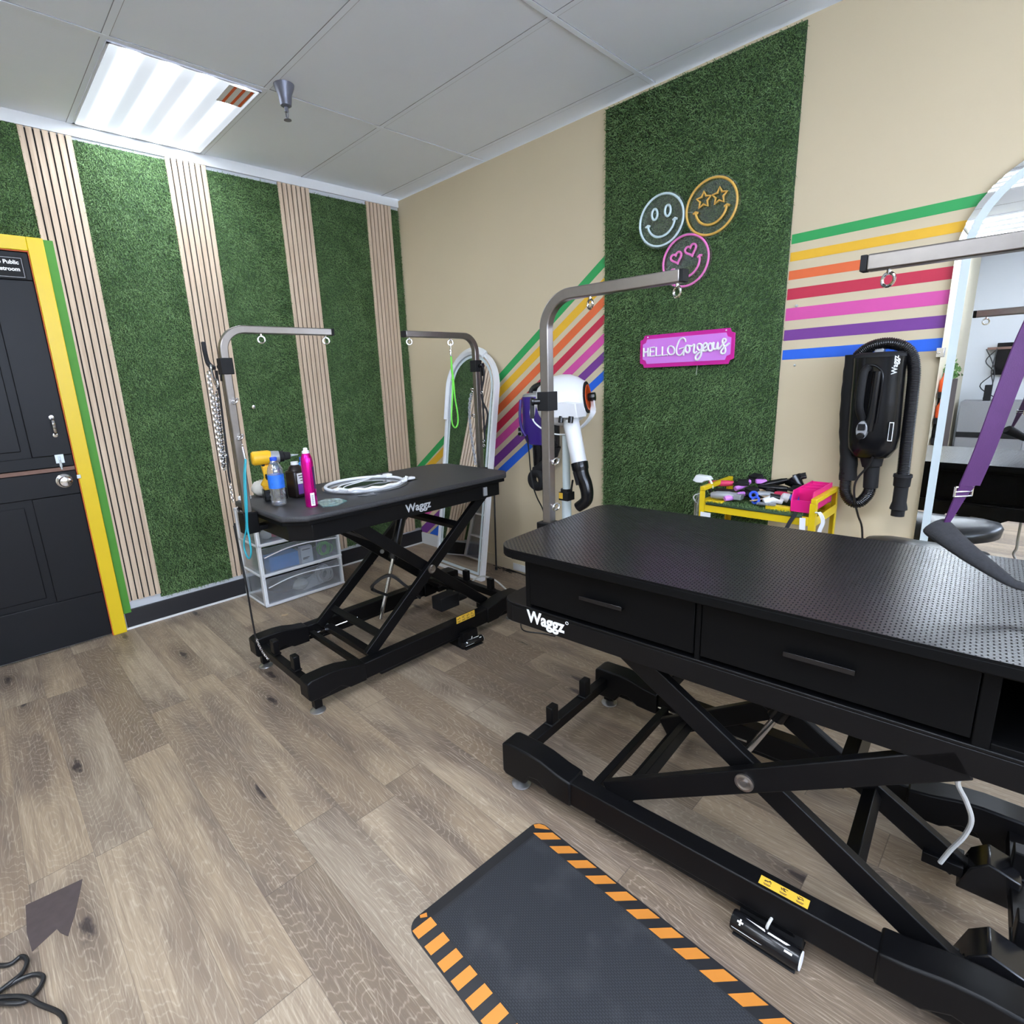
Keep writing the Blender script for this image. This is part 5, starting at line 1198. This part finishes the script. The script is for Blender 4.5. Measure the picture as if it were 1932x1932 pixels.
for i, (x, y, a, w_, mt0, lab) in enumerate(((2.80, -.26, .4, .06, 'black_matt', 'black flat comb under the blue shears in the cart'), (2.86, -.345, .2, .07, 'silver_grey', 'grey flat comb at the front edge of the cart'), (2.76, -.23, 1.2, .05, 'black_gloss', 'black comb between the two orchid brushes in the cart'))):
    m = MB().box((x, y, .797+.004*i), (w_, .022, .006), a)
    R_ = Matrix.Rotation(a, 3, 'Z')
    for k in range(14): m.box(Vector((x, y, .797+.004*i))+R_ @ Vector((-w_/2+w_*(k+.5)/14, -.018, 0)), (w_/28, .016, .004), a)
    simple('comb', m, mt0, lab, 'comb')
# pink caddy
pc_ = thing('pink_caddy', 'hot pink divided plastic caddy at the right end of the cart', 'caddy', (2.995, -.22, CZ))
A = [(-.365, .788), (-.365, .835), (-.350, .870), (-.110, .870), (-.100, .788)]
m = MB()
for x in (2.955, 3.026): m.pyz([(y, z) for y, z in A], x, x+.004)
m.bb((2.955, -.365, .788), (3.030, -.100, .792))
for y in (-.362, -.28, -.22, -.16, -.104): m.bb((2.956, y-.002, .790), (3.029, y+.002, .835 if y < -.35 else .866))
m.build('caddy_box', 'pink_caddy', pc_, world=True, bevel=.001)
# spray bottle hooked on the left end, straps on the right post
sb = thing('spray_bottle', 'white trigger spray bottle hooked over the left end of the cart', 'spray bottle', (2.565, -.27, .74))
MB().tube([(2.572, -.30, .835), (2.566, -.30, .80), (2.562, -.30, .755), (2.562, -.30, .62)], .026, 20, scale=[.45, .6, 1, 1]).build('bottle', 'pet', sb, world=True)
MB().pxz([(2.530, .858), (2.545, .885), (2.600, .882), (2.612, .868), (2.585, .862), (2.575, .852), (2.548, .850)], -.32, -.285).build('spray_head', 'white', sb, world=True, bevel=.003)
MB().bar([(2.598, -.302, .872), (2.612, -.302, .850), (2.618, -.302, .828)], .012, .007, scale=[1, .9, .6]).build('trigger', 'white', sb, world=True, bevel=.002)
MB().bar(smoothpath([(2.560, -.30, .80), (2.540, -.31, .79), (2.535, -.31, .775), (2.550, -.31, .755)], 4), .006, .004).build('hook', 'white', sb, world=True)
simple('hanging_card', MB().bb((2.606, -.3895, .66), (2.650, -.3865, .738)), 'label_white', 'pale card hanging below the left end of the yellow cart rail', 'card')
lz = thing('hanging_lead', 'black and white lead hanging from the right front post of the cart', 'lead', (3.03, -.40, .70))
MB().bar(smoothpath([(2.985, -.392, .79), (2.965, -.398, .745), (2.955, -.40, .70), (2.975, -.40, .665), (3.02, -.40, .655)], 6), .003, .014, up=(1, 0, 0)).build('black_strap', 'blk_fleece', lz, world=True)
MB().bar(smoothpath([(3.010, -.394, .775), (3.014, -.400, .72), (3.018, -.402, .64)], 5), .003, .020, up=(1, 0, 0)).build('white_strap', 'label_white', lz, world=True)
MB().bar(smoothpath([(3.052, -.391, .80), (3.068, -.395, .80), (3.080, -.395, .77), (3.072, -.397, .73), (3.085, -.397, .69), (3.080, -.397, .65)], 5), .004, .013, up=(1, 0, 0)).build('patterned_strap', 'white', lz, world=True)
lt = thing('lower_bottle', 'blue and white bottle on the lower tray of the yellow cart', 'bottle', (2.72, -.25, .46))
MB().lathe([(0, 0), (.042, 0), (.044, .01), (.044, .16), (.034, .19), (0, .195)], (2.72, -.25, .424), seg=24).build('body', 'blue', lt, world=True)
MB().lathe([(.036, .19), (.030, .215), (.018, .222), (0, .222)], (2.72, -.25, .424), seg=24).build('cap', 'white', lt, world=True)
lt = thing('pump_bottle', 'pale pump bottle on the lower tray of the yellow cart', 'bottle', (2.81, -.27, .46))
MB().lathe([(0, 0), (.036, 0), (.038, .01), (.038, .14), (.020, .18), (.008, .19), (.008, .225), (0, .226)], (2.81, -.27, .424), seg=24).build('body', 'cloth', lt, world=True)
# ------------------------------------------------------------------ stool
st_ = thing('stool', 'black vinyl saddle stool behind the near table', 'stool', (3.37, -.26, 0))
rs = []
for z, k in ((.620, .80), (.632, .97), (.655, 1.0), (.674, .94), (.690, .70), (.700, .25)):
    rs.append([(3.37+.185*k*math.cos(a), -.26+.155*k*math.sin(a), z+(.028*(math.cos(a)**2)*k if z > .65 else .015*math.cos(a)**2)) for a in np.linspace(0, 2*PI, 32, endpoint=False)])
MB().rings(rs).build('seat', 'leather', st_, world=True, smooth=70)
MB().cyl((3.37, -.26, .62), (3.37, -.26, .40), .014, seg=12).build('gas_post', 'chrome', st_, world=True)
MB().cyl((3.37, -.26, .42), (3.37, -.26, .12), .024, seg=16).build('post_sleeve', 'black_gloss', st_, world=True)
for k in range(5):
    a = 2*PI*k/5+.3; e = Vector((3.37+.22*math.cos(a), -.26+.22*math.sin(a), .07))
    l = MB().bar([(3.37, -.26, .13), e], .036, .022).build('leg', 'black_gloss', st_, world=True, bevel=.004)
    MB().cyl(e+Vector((-math.sin(a), math.cos(a), 0))*.014+Vector((0, 0, -.042)), e-Vector((-math.sin(a), math.cos(a), 0))*.014+Vector((0, 0, -.042)), .028, seg=18).build('caster_wheel', 'black_matt', l, world=True)

# ------------------------------------------------------------------ leashes and straps
def chain(pts, r=.007, th=.0022, pitch=.011):
    pts = smoothpath(pts, 4); m = MB(); L = [0]
    for a, b in zip(pts, pts[1:]): L.append(L[-1]+(b-a).length)
    n = int(L[-1]/pitch); j = 0
    for i in range(n):
        d = L[-1]*(i+.5)/n
        while j < len(L)-2 and L[j+1] < d: j += 1
        f = (d-L[j])/max(1e-9, L[j+1]-L[j]); p = pts[j].lerp(pts[j+1], f); T = (pts[j+1]-pts[j]).normalized()
        N = T.orthogonal().normalized(); B = T.cross(N); a = (i % 2)*PI/2+.4; u_ = N*math.cos(a)+B*math.sin(a)
        m.tube([p+T*math.cos(k)*r*1.15+u_*math.sin(k)*r*.8 for k in np.linspace(0, 2*PI, 8, endpoint=False)], th, 4, closed=True)
    return m
YL = -1.855
c1 = thing('chain_leash', 'silver chain leash with black loop handle hanging on the left arm collar', 'leash', (1.18, YL, 1.03))
MB().bar(smoothpath([(1.160, YL-.004, 1.535), (1.168, YL-.006, 1.50), (1.176, YL-.004, 1.455), (1.205, YL, 1.435), (1.23, YL, 1.43)], 5), .014, .014, up=(0, 1, 0), scale=None).build('loop_handle', 'blk_fleece', c1, world=True)
chain([(1.190, YL-.012, 1.415), (1.185, YL-.012, 1.30), (1.178, YL-.012, 1.15), (1.178, YL-.010, 1.05), (1.186, YL-.008, 1.015), (1.196, YL-.006, 1.05), (1.212, YL-.004, 1.20), (1.228, YL-.004, 1.335)], .0095, .0030, .0125).build('chain', 'chrome', c1, world=True)
MB().tube(smoothpath([(1.228, YL, 1.345), (1.245, YL, 1.36), (1.240, YL, 1.385), (1.222, YL, 1.37), (1.228, YL, 1.345)], 4), .0028, 6).build('ring', 'chrome', c1, world=True)
MB().tube(smoothpath([(1.205, YL+.002, 1.425), (1.238, YL-.014, 1.44), (1.246, YL-.014, 1.40), (1.238, YL-.008, 1.365), (1.216, YL, 1.39)], 5), .004, 8).build('carabiner', 'chrome', c1, world=True)
c2 = thing('black_lead', 'thin black lead with chrome clip beside the chain leash', 'leash', (1.21, YL, .88))
MB().bar(smoothpath([(1.236, YL+.006, 1.42), (1.228, YL+.004, 1.25), (1.212, YL+.004, 1.10), (1.206, YL, 1.0), (1.208, YL, .955)], 5), .006, .010, up=(1, 0, 0)).build('webbing', 'blk_fleece', c2, world=True)
chain([(1.206, YL, .950), (1.204, YL, .91), (1.204, YL, .87)], .006, .002, .011).build('clip_chain', 'chrome', c2, world=True)
MB().torus((1.217, YL-.004, 1.075), .008, .003, (0, 1, 0), 14, 6).build('rivet', 'chrome', c2, world=True)
c3 = thing('teal_loop_lead', 'teal cord loop hanging from the lower eye bolt of the left arm', 'leash', (1.42, -1.84, .68))
MB().torus((1.376, -1.842, 1.124), .006, .002, (0, 1, .3), 12, 6).tube([(1.378, -1.842, 1.118), (1.384, -1.842, 1.09), (1.390, -1.842, 1.070)], .0045, 8).build('swivel_clip', 'chrome', c3, world=True)
MB().tube(smoothpath([(1.390, -1.842, 1.070), (1.392, -1.858, 1.00), (1.402, -1.872, .90), (1.398, -1.880, .80), (1.372, -1.888, .740), (1.358, -1.888, .700), (1.375, -1.888, .668), (1.405, -1.888, .668), (1.430, -1.888, .700), (1.428, -1.886, .745), (1.408, -1.880, .80), (1.418, -1.872, .90), (1.404, -1.858, 1.0), (1.392, -1.842, 1.068)], 5), .0038, 8).build('cord', 'teal', c3, world=True)
c4 = thing('cable_tether', 'thin black tether with chrome chain running from clamp to the base of the back table', 'leash', (1.30, -1.88, .17))
MB().tube(smoothpath([(1.300, -1.893, .80), (1.303, -1.893, .70), (1.318, -1.890, .55), (1.315, -1.888, .42), (1.30, -1.88, .27)], 5), .004, 8).build('cord', 'blk_cord', c4, world=True)
MB().tube(smoothpath([(1.298, -1.897, .79), (1.312, -1.895, .62), (1.322, -1.892, .50), (1.31, -1.887, .36), (1.297, -1.877, .26)], 5), .003, 6).build('cord', 'blk_cord', c4, world=True)
chain([(1.298, -1.878, .27), (1.293, -1.866, .22), (1.288, -1.85, .175), (1.285, -1.835, .142)], .006, .002, .011).build('clip_chain', 'chrome', c4, world=True)
g_ = thing('green_loop_lead', 'lime green loop leash hanging from the far grooming arm', 'leash', (1.356, -.71, 1.08))
MB().tube([(1.356, -.707, 1.530), (1.356, -.707, 1.505), (1.352, -.708, 1.480), (1.356, -.708, 1.465)], .0045, 8).torus((1.356, -.707, 1.495), .007, .0022, (1, .3, 0), 12, 6).build('swivel_clip', 'chrome', g_, world=True)
MB().tube(smoothpath([(1.356, -.708, 1.465), (1.352, -.706, 1.40), (1.352, -.702, 1.35), (1.352, -.712, 1.25), (1.352, -.725, 1.16), (1.352, -.722, 1.11), (1.352, -.702, 1.090), (1.352, -.684, 1.11), (1.352, -.680, 1.16), (1.353, -.694, 1.25), (1.355, -.700, 1.35), (1.357, -.706, 1.40), (1.357, -.708, 1.465)], 5), .0042, 8).build('cord', 'lime', g_, world=True)
MB().torus((1.353, -.7035, 1.345), .0075, .003, (0, 0, 1), 12, 6).build('slider', 'lime', g_, world=True)
b_ = thing('black_harness', 'black harness straps hanging on the far grooming arm collar', 'harness', (1.40, -.53, 1.0))
MB().bar(smoothpath([(1.392, -.532, 1.405), (1.415, -.53, 1.395), (1.412, -.53, 1.34), (1.392, -.53, 1.28), (1.396, -.53, 1.22), (1.430, -.53, 1.16), (1.420, -.53, 1.10), (1.396, -.53, 1.05)], 6), .004, .011, up=(1, 0, 0)).build('front_strap', 'blk_fleece', b_, world=True)
MB().bar(smoothpath([(1.392, -.528, 1.40), (1.388, -.526, 1.32), (1.392, -.526, 1.22), (1.394, -.526, 1.10), (1.396, -.526, 1.00)], 6), .004, .012, up=(1, 0, 0)).build('back_strap', 'blk_fleece', b_, world=True)
for z in (1.27, 1.0, .975): MB().torus((1.394, -.534, z), .008, .0026, (0, 1, .2), 12, 6).build('buckle', 'chrome', b_, world=True)
c5 = thing('chain_leash', 'dark chain leash hanging from the far grooming arm eye bolt', 'leash', (1.32, -.53, .86))
chain([(1.322, -.545, 1.265), (1.318, -.56, 1.20), (1.316, -.562, 1.10), (1.330, -.562, .98), (1.342, -.562, .91), (1.350, -.565, .868)], .0085, .0028, .012).build('chain', 'silver_grey', c5, world=True)
# purple strap with fleece belly band on the near table
ps = thing('restraint_strap', 'purple webbing strap ending in a black fleece band above the near table', 'strap', (3.50, -1.10, .95))
def ribbon(pts, w, th, n=5, wscale=None, updir=(.6, -.8, 0)):
    p = smoothpath(pts, n); k = len(p); m = MB(); sc = None
    rs = []
    for i, q in enumerate(p):
        T = (p[min(i+1, k-1)]-p[max(i-1, 0)]).normalized(); S_ = T.cross(Vector((.75, -.66, .0))).normalized(); U_ = S_.cross(T).normalized()
        ww = w*(wscale(i/(k-1)) if wscale else 1)
        rs.append([q+S_*ww/2+U_*th/2, q-S_*ww/2+U_*th/2, q-S_*ww/2-U_*th/2, q+S_*ww/2-U_*th/2])
    return m.rings(rs)
PT = [(3.620, -1.150, 1.535), (3.588, -1.150, 1.46), (3.566, -1.150, 1.38), (3.548, -1.150, 1.27), (3.532, -1.150, 1.16), (3.518, -1.150, 1.085)]
ribbon(PT, .034, .0025).build('webbing', 'purple_strap', ps, world=True)
ribbon([(x+.007, y+.012, z) for x, y, z in PT], .034, .0025).build('webbing', 'purple_strap', ps, world=True)
m = MB(); bz = (3.514, -1.150, 1.072)
S1 = Vector((.66, .75, 0)).normalized()
for a, b in (((-.019, .010), (.019, .010)), ((-.019, -.010), (.019, -.010)), ((-.019, -.010), (-.019, .010)), ((.019, -.010), (.019, .010)), ((-.019, 0), (.019, 0))):
    m.cyl(Vector(bz)+S1*a[0]+Vector((0, 0, a[1])), Vector(bz)+S1*b[0]+Vector((0, 0, b[1])), .0022, seg=8)
m.build('slide_buckle', 'chrome', ps, world=True)
ribbon([(3.518, -1.150, 1.085), (3.510, -1.150, 1.060), (3.500, -1.150, 1.02), (3.492, -1.150, .990)], .032, .003, wscale=lambda f: 1-.72*f).build('webbing_tail', 'purple_strap', ps, world=True)
fb = smoothpath([(3.476, -1.145, .990), (3.505, -1.165, .972), (3.545, -1.180, .946), (3.585, -1.190, .922), (3.615, -1.195, .905), (3.64, -1.19, .902), (3.665, -1.17, .915), (3.69, -1.14, .945), (3.69, -1.11, .99)], 6)
MB().sweep(fb, [(.017*math.cos(a), .026*math.sin(a)) for a in np.linspace(0, 2*PI, 14, endpoint=False)], up=(0, -.6, .8), scale=[1.0, 1.05]+[1.05-.68*min(1, i/22) for i in range(len(fb)-2)]).build('fleece_band', 'blk_fleece', ps, world=True, smooth=70)
# small marks on the walls
tag(MB().lathe([(0, .001), (.012, .002), (.012, .006), (0, .007)], (.026, -1.267, 1.227), (1, 0, 0), 18).cyl((.006, -1.267, 1.227), (.028, -1.267, 1.227), .003).build('tack_disc', 'chrome'), 'small silver disc pinned on the grass wall right of the steel arm', 'disc')
tag(MB().lathe([(0, 0), (.006, .001), (.005, .006), (0, .007)], (2.802, 0, 1.590), (0, -1, 0), 14).build('wall_screw', 'zinc'), 'grey screw in the wall on the red stripe edge', 'screw')
tag(MB().lathe([(0, 0), (.005, .001), (.004, .005), (0, .006)], (2.815, 0, 1.345), (0, -1, 0), 14).build('wall_screw', 'zinc'), 'small screw in the beige wall below the blue stripe', 'screw')

# ------------------------------------------------------------------ behind the camera, seen in the mirrors
cbn = thing('filing_cabinet', 'low grey cabinet against the far white wall seen in the right mirror', 'cabinet', (3.08, -6.95, 0))
MB().bb((2.78, -7.19, .02), (3.42, -6.75, .80)).build('body', 'grey_part', cbn, world=True, bevel=.003)
MB().bb((2.78, -6.749, .34), (3.42, -6.745, .41)).build('dark_band', 'black_matt', cbn, world=True)
sh = thing('wall_monitor', 'black screen mounted on the far white wall seen in the right mirror', 'monitor', (3.15, -7.15, 1.15))
MB().bb((3.02, -7.16, 1.12), (3.62, -7.12, 1.52)).build('screen', 'black_gloss', sh, world=True, bevel=.004)
MB().bb((2.93, -7.17, 1.44), (3.62, -7.10, 1.47)).build('shelf_board', 'bare', sh, world=True)
rnd = random.Random(21)
for i in range(3):
    m = MB().tube(smoothpath([(2.93+.06*i+rnd.uniform(-.02, .05), -7.08, 1.45), (2.95+rnd.uniform(-.08, .1), -7.07, 1.3), (2.93+rnd.uniform(-.05, .2), -7.08, 1.15), (2.93+rnd.uniform(-.03, .25), -7.06, .98), (2.95+rnd.uniform(-.03, .2), -7.05, .82)], 5), .006, 6)
    tag(m.build('hanging_cable', 'blk_cord'), 'dark cable hanging under the shelf on the far wall in the mirror', 'cable', 'cables on the far wall')
tag(MB().bb((2.98, -7.0, .802), (3.05, -6.9, 1.0)).build('speaker', 'black_matt', bevel=.004), 'small black speaker on top of the grey cabinet in the mirror', 'speaker')
wp = tag(MB().bb((2.735, -5.9, 0), (2.80, -5.2, 1.12)).build('wood_divider', 'dark_wood', bevel=.004), 'dark wood divider beside the cream wall seen in the mirror', 'divider')
m = MB(); rnd = random.Random(4)
for i in range(260):
    c = (2.77+rnd.gauss(0, .03), -5.55+rnd.uniform(-.25, .3), 1.125+abs(rnd.gauss(0, .07)))
    a = rnd.uniform(0, 6.28); m.add([c, (c[0]+.03*math.cos(a), c[1]+.03*math.sin(a), c[2]+.015), (c[0]+.02*math.cos(a+1), c[1]+.02*math.sin(a+1), c[2]+.04)], [(0, 1, 2)])
tag(m.build('artificial_ivy', 'foliage', smooth=0), 'artificial green ivy on top of the dark wood divider', 'plant')
for i, (y, z, mt0, lab) in enumerate(((-5.1, 1.0, 'orange', 'upper orange bottle beside the wood divider in the mirror'), (-5.12, .72, 'orange', 'lower orange bottle beside the wood divider in the mirror'), (-5.14, .5, 'black_matt', 'black bottle beside the wood divider in the mirror'))):
    tag(MB().lathe([(0, 0), (.04, 0), (.045, .02), (.045, .12), (.02, .17), (.02, .2), (0, .2)], (2.77, y, z), seg=18).build('bottle', mt0), lab, 'bottle')
tag(MB().bb((2.735, -5.19, .44), (2.82, -5.02, .50)).bb((2.735, -5.19, .66), (2.82, -5.02, .72)).bb((2.735, -5.19, .94), (2.82, -5.02, 1.0)).bb((2.735, -5.195, 0), (2.82, -5.185, 1.1)).build('narrow_shelf', 'black_matt'), 'narrow black shelf rack holding bottles in the mirror', 'shelf')
